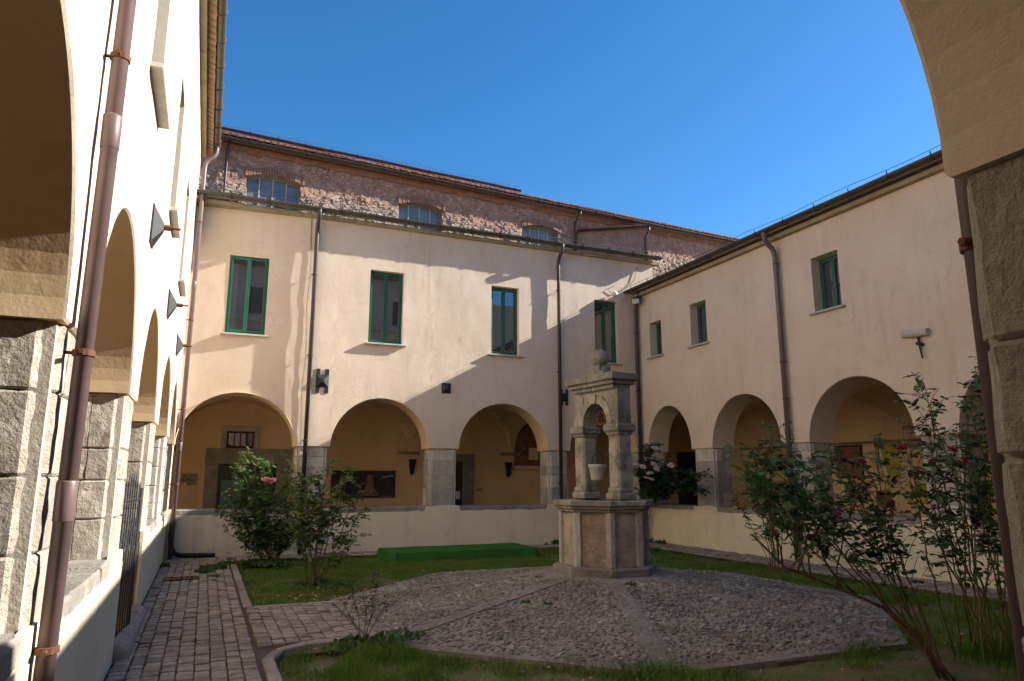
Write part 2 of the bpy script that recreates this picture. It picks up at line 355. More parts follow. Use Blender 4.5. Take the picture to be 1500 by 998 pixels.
# kerb stones of the path
def kerb(pts, w=.11, h=.066):
    rg = random.Random(5)
    for (x0, y0), (x1, y1) in zip(pts[:-1], pts[1:]):
        L = math.hypot(x1 - x0, y1 - y0); a = 0; fr = Fr((x0, y0, 0), (x1 - x0, y1 - y0, 0), (-(y1 - y0), x1 - x0, 0))
        while a < L - .02:
            l = min(rg.uniform(.5, .8), L - a)
            m_ = MB(); chbox(m_, fr, a + .004, a + l - .004, -w / 2, w / 2, -.03, h + rg.uniform(-.008, .008), .012, .004, rg); m_.build('kerb_stone', 'sett', path); a += l
kerb([(.66, 16.3), (.66, 10.36)]); kerb([(.72, 10.33), (1.75, 10.33)]); kerb([(1.62, 7.95), (1.1, 7.93), (.80, 7.72), (.68, 7.4), (.66, 2.2)])
# border pavement strips along the far and right walls: rough flat stones in soil
bm_ = MB(); sheet(bm_, .72, XR, 16.35, YF, .034); sheet(bm_, 10.35, XR, YN, 16.35, .034)
strip = tag(bm_.build('border_pavement', 'path_soil'), kind='structure')
mb = MB(); rg = random.Random(11)
def slabs(x0, x1, y0, y1):
    y = y0
    while y < y1 - .05:
        h = rg.uniform(.16, .26); x = x0 + rg.uniform(-.1, 0)
        while x < x1:
            w = rg.uniform(.18, .34); a = max(x, x0) + .012; b = min(x + w, x1) - .012; c = y + .012; d = min(y + h, y1) - .012
            if b - a > .05 and d - c > .05: chbox(mb, W, a, b, c, d, 0, .052 + rg.uniform(-.008, .012), .014, .008, rg)
            x += w
        y += h
slabs(.74, XR, 16.37, YF); slabs(10.38, XR, YN, 16.35); slabs(XL + .02, .6, 16.22, YF)
mb.build('border_stones', 'sett_far', strip, kind='stuff')

# ---------------------------------------------------------------- pebbled mound round the well
mb = MB(); vs = [(CX, CY, mound_z(CX, CY))]; fs = []
rings = [.72, 1.4, 2.1, 2.8, 3.4, MR, MR + .02]
for i, r in enumerate(rings):
    for k in range(8):
        a = R(22.5 + 45 * k); zz = .44 - .38 * (r - .72) / (MR - .72) if i < 6 else -.1
        vs.append((CX + r * math.cos(a), CY + r * math.sin(a), zz - .02))
for k in range(8): fs.append((0, 1 + k, 1 + (k + 1) % 8))
for i in range(len(rings) - 1):
    for k in range(8): fs.append((1 + i * 8 + k, 9 + i * 8 + k, 9 + i * 8 + (k + 1) % 8, 1 + i * 8 + (k + 1) % 8))
mb.add(vs, fs); mound = tag(mb.build('stone_mound', 'mound_mortar'), kind='structure')
rg = random.Random(21)
def pebble(mb, x, y, z, a, l, w, h, rg, n=6):
    ca, sa = math.cos(a), math.sin(a); vs = []
    ks = [1 + rg.uniform(-.22, .22) for _ in range(n)]
    tx, ty = rg.uniform(-.25, .25), rg.uniform(-.25, .25)
    for s, zz in ((1, -.012), (.92, h * .55), (.55, h)):
        for k in range(n):
            t = 2 * math.pi * k / n; px, py = math.cos(t) * l * s * ks[k], math.sin(t) * w * s * ks[k]
            vs.append((x + ca * px - sa * py, y + sa * px + ca * py, z + zz + (tx * px + ty * py if zz > 0 else 0)))
    fs = [(r * n + k, r * n + (k + 1) % n, r * n + n + (k + 1) % n, r * n + n + k) for r in range(2) for k in range(n)] + [tuple(2 * n + k for k in range(n))]
    mb.add(vs, fs)
peb = []; r = .95
while r < MR - .13:
    st = rg.uniform(.042, .056); nn = int(2 * math.pi * r / .068)
    for k in range(nn):
        a = 2 * math.pi * (k + rg.uniform(-.35, .35)) / nn; rr = r + rg.uniform(-.025, .025)
        f = math.cos(R(22.5)) / math.cos(R((math.degrees(a) + 22.5) % 45 - 22.5))   # octagon outline
        x, y = CX + rr * f * math.cos(a), CY + rr * f * math.sin(a)
        off = abs((math.degrees(a) - 22.5 + 22.5) % 45 - 22.5) * math.pi / 180 * rr
        if .098 < off < .122 or rg.random() < .14: continue
        if nz(x * 1.6, y * 1.6, 5) + .7 * nz(x * 5, y * 5, 2) > .52 and rg.random() < .8: continue
        L_ = rg.uniform(.013, .033) * (1.7 if rg.random() < .12 else 1)
        peb.append((x, y, mound_z(x, y) - .009, rg.uniform(0, 6.28), L_, L_ * rg.uniform(.6, 1.0), rg.uniform(-.002, .006) * (1 if L_ < .045 else 1.5)))
    r += st
peb.sort(key=lambda p: p[1] + .15 * p[0]); rest = MB()
front = [p for p in peb if p[1] < 7.4 and p[4] > .034]; fset = set(front[:260])
for p in peb:
    if p in fset:
        m_ = MB(); pebble(m_, *p, rg); m_.build('pebble', 'pebble_one', mound)
    else: pebble(rest, *p, rg)
rest.build('pebble_paving', 'pebble', mound, kind='stuff')
for k in range(8):        # flat stones on the eight ridges and along the rim
    a = R(22.5 + 45 * k); r = .95
    fr = Fr((CX, CY, 0), (math.cos(a), math.sin(a), 0), (-math.sin(a), math.cos(a), 0))
    while r < MR - .2:
        l = min(rg.uniform(.5, 1.0), MR - .1 - r); zz = .44 - .38 * (r - .72) / (MR - .72) - .022; z2 = .44 - .38 * (r + l - .72) / (MR - .72) - .022
        m_ = MB(); w = .095
        m_.box8([fr.P(r + .005, -w, zz - .10), fr.P(r + l - .005, -w, z2 - .10), fr.P(r + l - .005, w, z2 - .10), fr.P(r + .005, w, zz - .10),
                 fr.P(r + .005, -w, zz + .012), fr.P(r + l - .005, -w, z2 + .012), fr.P(r + l - .005, w, z2 + .012), fr.P(r + .005, w, zz + .012)])
        m_.build('ridge_stone', 'mound_strip', mound); r += l
    b = R(22.5 + 45 * (k + 1)); p0 = Vector((CX + MR * math.cos(a), CY + MR * math.sin(a), 0)); p1 = Vector((CX + MR * math.cos(b), CY + MR * math.sin(b), 0))
    fr = Fr(p0, p1 - p0, Vector((CX, CY, 0)) - (p0 + p1) / 2); L_ = (p1 - p0).length; s = 0
    while s < L_ - .05:
        l = min(rg.uniform(.35, .7), L_ - s); m_ = MB(); chbox(m_, fr, s + .005, s + l - .005, -.01, .09, -.08, .022 + rg.uniform(-.02, .014), .012, .016, rg); m_.build('rim_stone', 'ridge_stone', mound); s += l

# ---------------------------------------------------------------- cloister wings
RISE = 1.2
def uniq(a, eps=1e-4):
    a = sorted(a); o = [a[0]]
    for x in a[1:]:
        if x - o[-1] > eps: o.append(x)
    return o
def columns(mb, fr, u0, u1, lo, hi, holes=(), step=.14, D=lambda u, z: 0.0, brk=(), zstep=.16, bev=0.0):
    us = [u0, u1] + [b for b in brk if u0 < b < u1]
    for h in holes: us += [h[0], h[1]]
    us = uniq(us); full = []
    for a, b in zip(us[:-1], us[1:]):
        n = max(1, int(math.ceil((b - a) / step))); full += [a + (b - a) * i / n for i in range(n)]
    full.append(us[-1]); vid = {}; vs = []; fs = []
    def V(u, z):
        k = (round(u, 4), round(z, 4))
        if k not in vid: vid[k] = len(vs); vs.append(fr.P(u, D(u, z), z))
        return vid[k]
    for a, b in zip(full[:-1], full[1:]):
        mid = (a + b) / 2
        segs = [(lo, hi)]
        for h in holes:
            if h[0] < mid < h[1]:
                ns = []
                for s0, s1 in segs:
                    if h[2](mid) > s0(mid): ns.append((s0, h[2]))
                    if h[3](mid) < s1(mid): ns.append((h[3], s1))
                segs = ns
        for s0, s1 in segs:
            A0, A1, B0, B1 = s0(a) + (bev if s0 is lo else 0), s1(a), s0(b) + (bev if s0 is lo else 0), s1(b)
            n = max(1, int(math.ceil((s1(mid) - s0(mid)) / zstep)))
            for i in range(n):
                t, t2 = i / n, (i + 1) / n
                fs.append((V(a, A0 + (A1 - A0) * t), V(b, B0 + (B1 - B0) * t), V(b, B0 + (B1 - B0) * t2), V(a, A0 + (A1 - A0) * t2)))
    mb.add(vs, fs); return full
def arch_lo(arches):
    def lo(u):
        for c, r in arches:
            t = (u - c) / r
            if abs(t) < 1: return SPR + RISE * math.sqrt(1 - t * t)
        return SPR
    return lo
def arch_brk(arches):
    b = []
    for c, r in arches: b += [c - r * math.cos(math.pi * i / 36) for i in range(37)]
    return b
def reveal(mb, fr, u0, u1, z0, z1, dep, D):
    n = 8
    for i in range(n):
        for (ua, za, ub, zb) in ((u0, z0 + (z1 - z0) * i / n, u0, z0 + (z1 - z0) * (i + 1) / n), (u1, z0 + (z1 - z0) * i / n, u1, z0 + (z1 - z0) * (i + 1) / n),
                                 (u0 + (u1 - u0) * i / n, z0, u0 + (u1 - u0) * (i + 1) / n, z0), (u0 + (u1 - u0) * i / n, z1, u0 + (u1 - u0) * (i + 1) / n, z1)):
            mb.add([fr.P(ua, D(ua, za), za), fr.P(ub, D(ub, zb), zb), fr.P(ub, -dep, zb), fr.P(ua, -dep, za)], [(0, 1, 2, 3)])
def window(fr, u0, u1, z0, z1, rec, D, parent, frame=.042, sash=.042, over=.10):
    d1 = -rec; d0 = d1 - .07
    mb = MB(); fbox(mb, fr, u0, u0 + frame, d0, d1, z0, z1); fbox(mb, fr, u1 - frame, u1, d0, d1, z0, z1)
    fbox(mb, fr, u0 + frame, u1 - frame, d0, d1, z1 - frame, z1); fbox(mb, fr, u0 + frame, u1 - frame, d0, d1, z0, z0 + frame * 1.1)
    w = mb.build('window', 'green_paint', parent)
    m = (u0 + u1) / 2
    for a, b in ((u0 + frame + .004, m - .003), (m + .003, u1 - frame - .004)):
        mb = MB(); za, zb = z0 + frame * 1.1 + .004, z1 - frame - .004; e1, e0 = d1 + .012, d1 - .045
        fbox(mb, fr, a, a + sash, e0, e1, za, zb); fbox(mb, fr, b - sash, b, e0, e1, za, zb)
        fbox(mb, fr, a + sash, b - sash, e0, e1 - .002, za, za + sash * 1.3); fbox(mb, fr, a + sash, b - sash, e0, e1 - .002, zb - sash, zb)
        mb.build('sash', 'green_paint', w)
        mb = MB(); p = e0 + .02; mb.add([fr.P(a + sash, p, za + sash), fr.P(b - sash, p, za + sash), fr.P(b - sash, p, zb - sash), fr.P(a + sash, p, zb - sash)], [(0, 1, 2, 3)])
        mb.build('pane', 'glass', w)
    mb = MB(); mb_d = D(m, z0); chbox(mb, fr, u0 - .09, u1 + .09, -rec + .001, mb_d + over, z0 - .045, z0 - .002, .006); mb.build('sill', 'sill', w)
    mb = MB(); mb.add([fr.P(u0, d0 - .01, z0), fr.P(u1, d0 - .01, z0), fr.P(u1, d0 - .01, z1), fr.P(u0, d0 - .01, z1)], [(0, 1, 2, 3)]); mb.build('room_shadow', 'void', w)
def pier(fr, u0, u1, z0, z1, parent, seed, ch=.06, rough=None, d1=-.045, d0=None, mat='stone'):
    rg = random.Random(seed); d0 = -TH + .03 if d0 is None else d0
    mb = MB(); fbox(mb, fr, u0 + .025, u1 - .025, d0 + .025, d1 - .025, z0, z1 - .002); core = mb.build('pier', 'mortar', parent)
    z = z0; k = 0
    while z < z1 - .01:
        h = rg.uniform(.24, .46); h = z1 - z if z1 - z - h < .16 else h; g = .0025
        us = u0 + (u1 - u0) * (rg.uniform(.35, .65) if rg.random() < .65 else 9); dm = d0 + (d1 - d0) * rg.uniform(.35, .6)
        split = us < u1
        polys = []
        if split:
            polys.append([(u0, dm + g), (u0, d1 - ch), (u0 + ch, d1), (us - g, d1), (us - g, dm + g)])
            polys.append([(us + g, dm + g), (us + g, d1), (u1 - ch, d1), (u1, d1 - ch), (u1, dm + g)])
        else: polys.append([(u0, dm + g), (u0, d1 - ch), (u0 + ch, d1), (u1 - ch, d1), (u1, d1 - ch), (u1, dm + g)])
        polys.append([(u0, dm - g), (u0, d0 + ch), (u0 + ch, d0), (u1 - ch, d0), (u1, d0 + ch), (u1, dm - g)])
        for p in polys:
            jj = rg.uniform(-.008, .006); cu = sum(q[0] for q in p) / len(p); cd = sum(q[1] for q in p) / len(p)
            p = [(cu + (q[0] - cu) * (1 + jj), cd + (q[1] - cd) * (1 + jj)) for q in p]
            m_ = MB(); prism(m_, fr, p, z + g, z + h - g, .012, rough, .010 if rough else 0, seed * 3.1 + k); k += 1
            m_.build('stone_block', 'stone_rough' if (mat == 'stone' and rough) else mat, core)
        z += h
def gutter(fr, u0, u1, d, z, parent, mat, r=.075, wire=True):
    mb = MB(); n = 9; us = [u0 + (u1 - u0) * i / 12 for i in range(13)]; vs = []
    pr_ = [(d + r * math.cos(math.pi + math.pi * k / n), z + r * math.sin(math.pi + math.pi * k / n)) for k in range(n + 1)]
    pr_ = [(pr_[0][0], pr_[0][1])] + pr_ + [(d + (r - .012) * math.cos(2 * math.pi - math.pi * k / n), z + (r - .012) * math.sin(2 * math.pi - math.pi * k / n)) for k in range(n + 1)]
    m = len(pr_)
    for i, u in enumerate(us):
        sg = .008 * math.sin(i * 1.9)
        vs += [fr.P(u, a, b + sg) for a, b in pr_]
    mb.add(vs, [(i * m + k, i * m + (k + 1) % m, (i + 1) * m + (k + 1) % m, (i + 1) * m + k) for i in range(12) for k in range(m)] + [tuple(range(m)), tuple(12 * m + k for k in range(m))])
    g_ = mb.build('gutter', mat, parent, smooth=False)
    u = u0 + .4
    while u < u1:
        mb = MB(); tube(mb, [fr.P(u, d + r * 1.06 * math.cos(math.pi + math.pi * k / 7), z + r * 1.06 * math.sin(math.pi + math.pi * k / 7)) for k in range(8)] + [fr.P(u, d + r * 1.1, z + .05)], .011, 5)
        mb.build('gutter_bracket', 'iron', g_); u += .85
    if wire:
        mb = MB(); tube(mb, [fr.P(u0 + (u1 - u0) * i / 40, d - .02, z + .13 + .02 * math.sin(i * 1.3)) for i in range(41)], .006, 4); mb.build('conductor_wire', 'wire', g_)
def tiles(fr, u0, u1, d_e, z_e, pitch, rows_n, parent, sp=.2, ln=.38):
    mb = MB(); rg = random.Random(int(u0 * 13 + z_e * 7)); c = 1 / math.sqrt(1 + pitch * pitch)
    u = u0
    while u < u1:
        for k in range(rows_n):
            for odd in (0, 1):
                da = d_e + .05 - k * ln * c - (.03 if odd else 0) + rg.uniform(-.012, .012); z0 = z_e + (d_e - da) * pitch + (.02 if odd else .055)
                n = 5; vs = []
                for t, rr, dz in ((0, .088, .012), (ln * 1.12, .074, -.006)):
                    for i in range(n + 1):
                        a = math.pi * i / n
                        zz = (math.sin(a) if not odd else -math.sin(a) * .75) * rr * .8
                        vs.append(fr.P(u + (sp / 2 if odd else 0) + math.cos(a) * rr + rg.uniform(-.002, .002), da - t * c, z0 + t * pitch * c + dz + zz))
                mb.add(vs, [(i, i + 1, n + 2 + i, n + 1 + i) for i in range(n)] + ([tuple(range(n + 1))] if not odd else []))
        u += sp
    return mb.build('roof_tiles', 'roof_tile', parent, kind='stuff')
def roof(fr, u0, u1, ze, over, pitch, parent, back, gmat, rows_n=3, soff=True, th=.06):
    mb = MB(); P = fr.P
    top = lambda d: ze + (over - d) * pitch
    mb.box8([P(u0, over, ze), P(u1, over, ze), P(u1, -back, top(-back)), P(u0, -back, top(-back)), P(u0, over, ze + th), P(u1, over, ze + th), P(u1, -back, top(-back) + th), P(u0, -back, top(-back) + th)])
    r_ = mb.build('roof', 'soffit', parent)
    tiles(fr, u0 + .1, u1, over - .02, ze + th - .04, pitch, rows_n, r_)
    mb = MB(); fbox(mb, fr, u0, u1, -.2, over * .45, ze - .10, ze - .01); mb.build('cornice', 'soffit', parent)
    gutter(fr, u0, u1, over + .075, ze + .085, parent, gmat, .078)
    return r_
def clamp(fr, u, d, z, r, parent, mat='rust', wall=0.0):
    mb = MB(); n = 12
    c = fr.P(u, d, z); lathe(mb, c, [(r + .001, -.018), (r + .009, -.014), (r + .009, .014), (r + .001, .018)], n)
    tube(mb, [fr.P(u, d - r, z), fr.P(u, wall - .03, z)], .009, 6); tube(mb, [fr.P(u - r - .004, d, z), fr.P(u - r - .04, d, z)], .012, 6)
    mb.build('clamp', mat, parent)
def downpipe(fr, u, zt, dg, parent, d=.10, r=.05, mat='pipe_brown', zb=.04, clamps=(2.2, 4.6, 6.6), wall=lambda z: 0.0, lean=0.0, sleeves=(), n=14):
    pts = [fr.P(u, dg, zt)] + arc(fr.P(u, dg, zt - .06), fr.P(u, dg, zt - .22), fr.P(u, (dg + d) / 2, zt - .30), 4) + arc(fr.P(u, (dg + d) / 2, zt - .30), fr.P(u, d, zt - .38), fr.P(u, d, zt - .58), 4)[1:] if dg is not None else [fr.P(u, d, zt)]
    pts += [fr.P(u, d - lean, zb)]
    mb = MB(); tube(mb, pts, r, n)
    p = mb.build('downpipe', mat, parent, smooth=True)
    for z in clamps: clamp(fr, u, d - lean * (zt - z) / (zt - zb), z, r, p, 'rust' if mat == 'pipe_brown' else 'iron', wall(z))
    for z in sleeves:
        mb = MB(); lathe(mb, fr.P(u, d - lean * (zt - z) / (zt - zb), z), [(r, -.10), (r + .004, -.095), (r + .005, .08), (r + .002, .09), (r, .092)], n); mb.build('sleeve', mat, p, smooth=True)
    return p
def anchor(fr, u, z, parent, w=.26, h=.30, D=0.0, ph=.09, bolt=.16, notch=False):
    mb = MB(); t = .018
    if notch:
        s = w / 2; nb = w * .18; hh = h / 2
        for sg in (1, -1):
            for a, b in ((-s, -nb), (nb, s)):
                fbox(mb, fr, a + u, b + u, D, D + t, *(sorted((z + sg * s, z + sg * hh))))
        fbox(mb, fr, u - s, u + s, D, D + t, z - s, z + s); q = s * .98
    else: fbox(mb, fr, u - w / 2, u + w / 2, D, D + t, z - h / 2, z + h / 2); q = None
    a, b = (q, q) if q else (w / 2 - .012, h / 2 - .012)
    e = .035
    mb.add([fr.P(u + x, D + t, z + y) for x, y in ((-a, -b), (a, -b), (a, b), (-a, b))] + [fr.P(u + x, D + t + ph, z + y) for x, y in ((-e, -e), (e, -e), (e, e), (-e, e))],
           [(0, 1, 5, 4), (1, 2, 6, 5), (2, 3, 7, 6), (3, 0, 4, 7), (4, 5, 6, 7)])
    p = mb.build('anchor_plate', 'iron', parent)
    if bolt:
        mb = MB(); tube(mb, [fr.P(u, D + t + ph * .6, z), fr.P(u, D + t + ph + bolt * .55, z)], .03, 6); tube(mb, [fr.P(u, D + t + ph, z), fr.P(u, D + t + ph + bolt, z)], .013, 8); mb.build('bolt', 'rust', p)
def parapet(fr, segs, piers, parent, seed, gap=None):
    rg = random.Random(seed)
    for a, b in segs:
        mb = MB(); fbox(mb, fr, a, b, -TH, -.032, -.06, PAR - .13); p = mb.build('parapet', 'coping', parent)
        inp = lambda u: any(q0 - .05 < u < q1 + .05 for q0, q1 in piers)
        hi = lambda u: (PAR + .01 if inp(u) else .935) + .028 * nz(u * 2.6, seed) + .012 * nz(u * 9, seed)
        mb = MB(); D = lambda u, z: .006 * nz(u * 1.7, z * 1.7, seed)
        us = columns(mb, fr, a, b, lambda u: -.06, hi, step=.05, D=D, zstep=.15)
        for u, u2 in zip(us[:-1], us[1:]):
            mb.add([fr.P(u, D(u, hi(u)), hi(u)), fr.P(u2, D(u2, hi(u2)), hi(u2)), fr.P(u2, -.04, hi(u2) + .004), fr.P(u, -.04, hi(u) + .004)], [(0, 1, 2, 3)])
        for u in (a, b): mb.add([fr.P(u, .0, -.06), fr.P(u, -.04, -.06), fr.P(u, -.04, hi(u)), fr.P(u, .0, hi(u))], [(0, 1, 2, 3)])
        mb.build('plaster_skin', 'plaster_parapet', p, smooth=True)
        s = a
        while s < b - .05:
            l = min(rg.uniform(.55, .95), b - s); m_ = MB()
            prism(m_, fr, [(s + .004, -TH - .01), (s + l - .004, -TH - .01), (s + l - .004, -.012), (s + .004, -.012)], PAR - .135, PAR + rg.uniform(-.008, .008), .018, .09, .012, s + seed, 7)
            m_.build('coping_stone', 'coping', p); s += l
def vault(fr, edges, parent, d0=-TH, d1=-DEP):
    mb = MB(); n = 18; rise = 1.25; zs = 2.52
    for a, b in zip(edges[:-1], edges[1:]):
        vs = []
        for i in range(n + 1):
            s = -1 + 2 * i / n; s = math.sin(s * math.pi / 2)
            for j in range(n + 1):
                t = math.sin((-1 + 2 * j / n) * math.pi / 2)
                z = zs + rise * max(math.sqrt(max(0, 1 - s * s)), math.sqrt(max(0, 1 - t * t)))
                vs.append(fr.P((a + b) / 2 + s * (b - a) / 2, (d0 + d1) / 2 + t * (d0 - d1) / 2, z))
        mb.add(vs, [(i * (n + 1) + j, i * (n + 1) + j + 1, (i + 1) * (n + 1) + j + 1, (i + 1) * (n + 1) + j) for i in range(n) for j in range(n)])
    v = mb.build('vault', 'plaster_inner', parent)
    for e in edges[1:-1]:
        m_ = MB(); chbox(m_, fr, e - .32, e + .32, -DEP - .02, -DEP + .10, zs - .09, zs + .0, .015); m_.build('impost_ledge', 'coping', parent)
def wing(fr, label, u0, u1, arches, ztop, wins, parapets, edges, back, seed, D=None, rec=.14, zin=4.6, rough=None, pin=.035, pch=.09, pd=-.045, roughs=()):
    root = empty('cloister_wing', fr.P((u0 + u1) / 2, 0, 0)); tag(root, label, 'building')
    D = D or (lambda u, z: .007 * nz(u * 1.3, z * 1.3, seed) + .0035 * nz(u * 4, z * 4, seed))
    lo = arch_lo(arches); bk = arch_brk(arches); mb = MB(); bev = .014
    holes = [(a, b, (lambda z: lambda u: z)(za), (lambda z: lambda u: z)(zb)) for a, b, za, zb in wins]
    us = columns(mb, fr, u0, u1, lo, lambda u: ztop, holes, .13, D, bk, .15, bev)
    for a, b, za, zb in wins: reveal(mb, fr, a, b, za, zb, rec + .06, D)
    for a, b in zip(us[:-1], us[1:]):
        mb.add([fr.P(a, D(a, lo(a) + bev), lo(a) + bev), fr.P(b, D(b, lo(b) + bev), lo(b) + bev), fr.P(b, -bev, lo(b)), fr.P(a, -bev, lo(a))], [(0, 1, 2, 3)])
    w = mb.build('wall', 'plaster', root, smooth=True)
    mb = MB()       # soffits of the arches and the flat beds over the piers
    us2 = uniq(us); nd = 5; vs = []
    for u in us2:
        for j in range(nd + 1):
            d = -bev - (TH - bev) * j / nd; vs.append(fr.P(u, d, lo(u) + (.004 * nz(u * 3, d * 4, seed) if 0 < j < nd else 0)))
    mb.add(vs, [(i * (nd + 1) + j, i * (nd + 1) + j + 1, (i + 1) * (nd + 1) + j + 1, (i + 1) * (nd + 1) + j) for i in range(len(us2) - 1) for j in range(nd)])
    mb.build('arch_soffit', 'plaster_inner' if seed < 3 else 'plaster', w)
    mb = MB(); columns(mb, fr, u0 - TH, u1 + TH, lo, lambda u: zin, (), .3, lambda u, z: -TH, bk, .5); mb.build('inner_face', 'plaster_inner', w)
    for a, b, za, zb in wins: window(fr, a, b, za, zb, rec, lambda u, z: D(u, z), root)
    ps = []
    ed = [u0] + [x for c, r in arches for x in (c - r, c + r)] + [u1]
    for a, b in zip(ed[0::2], ed[1::2]):
        if b - a > .15: ps.append((a, b))
    for i, (a, b) in enumerate(ps):
        zb = PAR - .01 if any(s0 <= (a + b) / 2 <= s1 for s0, s1 in parapets) else -.05
        pier(fr, a + (pin if a > u0 + .01 else 0), b - (pin if b < u1 - .01 else 0), zb, SPR + .0, root, seed * 10 + i, ch=pch, rough=.07 if i in roughs else None, d1=pd)
    parapet(fr, parapets, ps, root, seed)
    if edges: vault(fr, edges, root)
    mb = MB()
    a, b = back; columns(mb, fr, a, b, lambda u: -.06, lambda u: zin, (), .5, lambda u, z: -DEP, (), .5); mb.build('back_wall', 'plaster_inner', root)
    mb = MB(); fbox(mb, fr, a, b, -DEP - .35, -DEP - .004, zin, ztop + .6); fbox(mb, fr, u0 - .3, u1 + .3, -DEP - .35, -TH - .02, zin - .15, zin + .1); mb.build('upper_storey', 'plaster', root)
    return root
A_L = [(2.625, 1.205), (5.81, 1.21), (9.11, 1.31), (12.535, 1.315), (15.75, 1.15)]
A_F = [(.61, 1.27), (3.89, 1.21), (7.16, 1.255), (10.17, 1.07)]
A_R = [(3.3, 1.3), (6.625, 1.225), (9.845, 1.195), (12.965, 1.145), (15.905, .965)]
A_N = [(.5, 1.16), (3.75, 1.25), (7.0, 1.22), (10.1, 1.18)]
W_L = [(6.0, 6.95, 5.05, 6.95), (9.4, 10.35, 5.05, 6.95), (12.9, 13.85, 5.05, 6.95)]
W_F = [(.17, 1.05, 5.04, 6.93), (3.48, 4.35, 5.04, 6.93), (6.77, 7.58, 4.98, 6.87), (9.95, 10.72, 4.97, 6.80)]
W_R = [(16.03, 16.60, 5.10, 6.09), (14.08, 14.73, 5.10, 6.21), (9.93, 10.62, 5.10, 6.27), (4.6, 5.3, 5.1, 6.27)]
W_N = [(.2, 1.1, 5.05, 6.3), (3.6, 4.5, 5.05, 6.3), (7.0, 7.9, 5.05, 6.3)]
def D_far(u, z):       # old masonry: this wall is not quite straight
    bow = -.075 * max(0, 2.1 - u) * (1 if u > -.9 else 1)
    return bow + .010 * nz(u * 1.1, z * 1.0, 5) + .0045 * nz(u * 3.4, z * 3.1, 9) + .0016 * nz(u * 9, z * 8, 2)
left = wing(FL, 'tall sunlit pale plaster wing with iron wall anchors and a wrought iron gate', YN, YF + .25, A_L, 9.35, W_L, [(YN, 7.9), (10.42, YF)], [YNB - .2, 1.3, 4.2, 7.4, 10.8, 14.2, 17.5, YFB], (YNB, YFB), 1, pch=.10, pd=-.02, roughs=(1, 2, 3))
far = wing(FF, 'beige plaster wing with four tall green windows above round arches', XL - .4, 12.0, A_F, 8.12, W_F, [(XL, XR)], [XLB, -.9, 2.28, 5.5, 8.75, 11.5, XRB], (XLB, XRB), 2, D=D_far)
right = wing(FRT, 'shaded plaster wing with small square green windows and a stone crossbar anchor', YN, YF, A_R, 7.02, W_R, [(YN, YF)], [YNB, 1.2, 5.0, 8.25, 11.43, 14.52, 17.85], (YNB, YFB), 3, rec=.24)
nearw = wing(FN, 'near arcade wing with a rough stone pier under its plain plaster arch', XL, XR, A_N, 6.9, W_N, [(XL, XR)], [XLB, -1.0, 2.05, 5.35, 8.6, 11.6, XRB], (XLB, XRB), 4, pin=.012, pch=.05, pd=-.006, roughs=(0, 1))
for fr, u, root, sd in ((FF, XL - .33, far, 71), (FF, XR + .33, far, 72), (FN, XL - .33, nearw, 73), (FN, XR + .33, nearw, 74)):
    pier(fr, u - .31, u + .31, -.05, SPR, root, sd)
roof(FL, -2.3, YF + .2, 9.4, .26, .30, left, 4.2, 'gutter_olive')
roof(FF, XL - .5, 12.1, 8.17, .22, .385, far, 4.6, 'gutter_olive', rows_n=10)
roof(FRT, -2.3, YFB, 7.06, .30, .32, right, 4.2, 'gutter')
roof(FN, XL, XRB, 6.95, .22, .36, nearw, 4.2, 'gutter', rows_n=10)
# floors of the arcades
mb = MB(); z = .05
sheet(mb, XLB, XL - .03, YNB, YFB, .046); sheet(mb, XL - .03, XRB, YF + .03, YFB, .050); sheet(mb, XR + .03, XRB, YNB, YF + .03, .048); sheet(mb, XL - .03, XR + .03, YNB, YN - .03, .052)
tag(mb.build('arcade_floor', 'sill'), kind='structure')

# downpipes
downpipe(FL, 4.0, 9.4, .345, left, d=.095, r=.042, lean=.042, clamps=(.95, 2.33, 3.95, 6.5), sleeves=(1.62, 3.52, 6.2), n=20)
downpipe(FL, 16.95, 9.4, .345, left, d=.12, r=.05, clamps=(1.6, 3.2, 5.2, 7.5), sleeves=(2.4, 6.0))
downpipe(FF, 2.1, 8.2, .385, far, d=.11, r=.05, clamps=(2.6, 4.6, 6.6), wall=lambda z: 0, mat='pipe_dark')
downpipe(FF, 8.75, 8.2, .385, far, d=.11, r=.05, clamps=(1.6, 4.6, 6.9), mat='pipe_dark')
downpipe(FF, 11.28, 7.15, .30, far, d=.11, r=.055, clamps=(2.6, 4.2, 5.9), mat='pipe_dark')
downpipe(FRT, 11.5, 7.1, .385, right, d=.11, r=.055, clamps=(3.4, 4.2, 6.4), mat='pipe_brown')
downpipe(FN, 1.945, 6.95, .30, nearw, d=.11, r=.045, clamps=(2.36, 4.5), sleeves=())
# iron wall anchors
for u in (7.42, 10.85, 14.25): anchor(FL, u, 4.15, left, .27, .38, ph=.09, bolt=.15)
anchor(FF, 2.42, 4.02, far, .30, .58, D=D_far(2.42, 4.0), ph=.06, bolt=0, notch=True)
anchor(FF, 5.53, 4.0, far, .24, .26, D=D_far(5.5, 4.0), ph=.07, bolt=.05)
anchor(FF, 8.93, 3.92, far, .24, .44, D=D_far(8.9, 3.9), ph=.05, bolt=0, notch=True)
mb = MB()
tube(mb, [(XR - .07, 8.14, 4.22), (XR - .07, 8.62, 4.26)], .07, 12)
cb = mb.build('crossbar_anchor', 'stone', right)
mb = MB(); tube(mb, [(XR - .05, 8.36, 4.24), (XR - .05, 8.34, 4.05), (XR - .06, 8.31, 3.78)], [.022, .02, .012], 8); tube(mb, [(XR - .06, 8.28, 4.02), (XR - .05, 8.39, 4.06)], .03, 8); mb.build('iron_key', 'iron', cb)
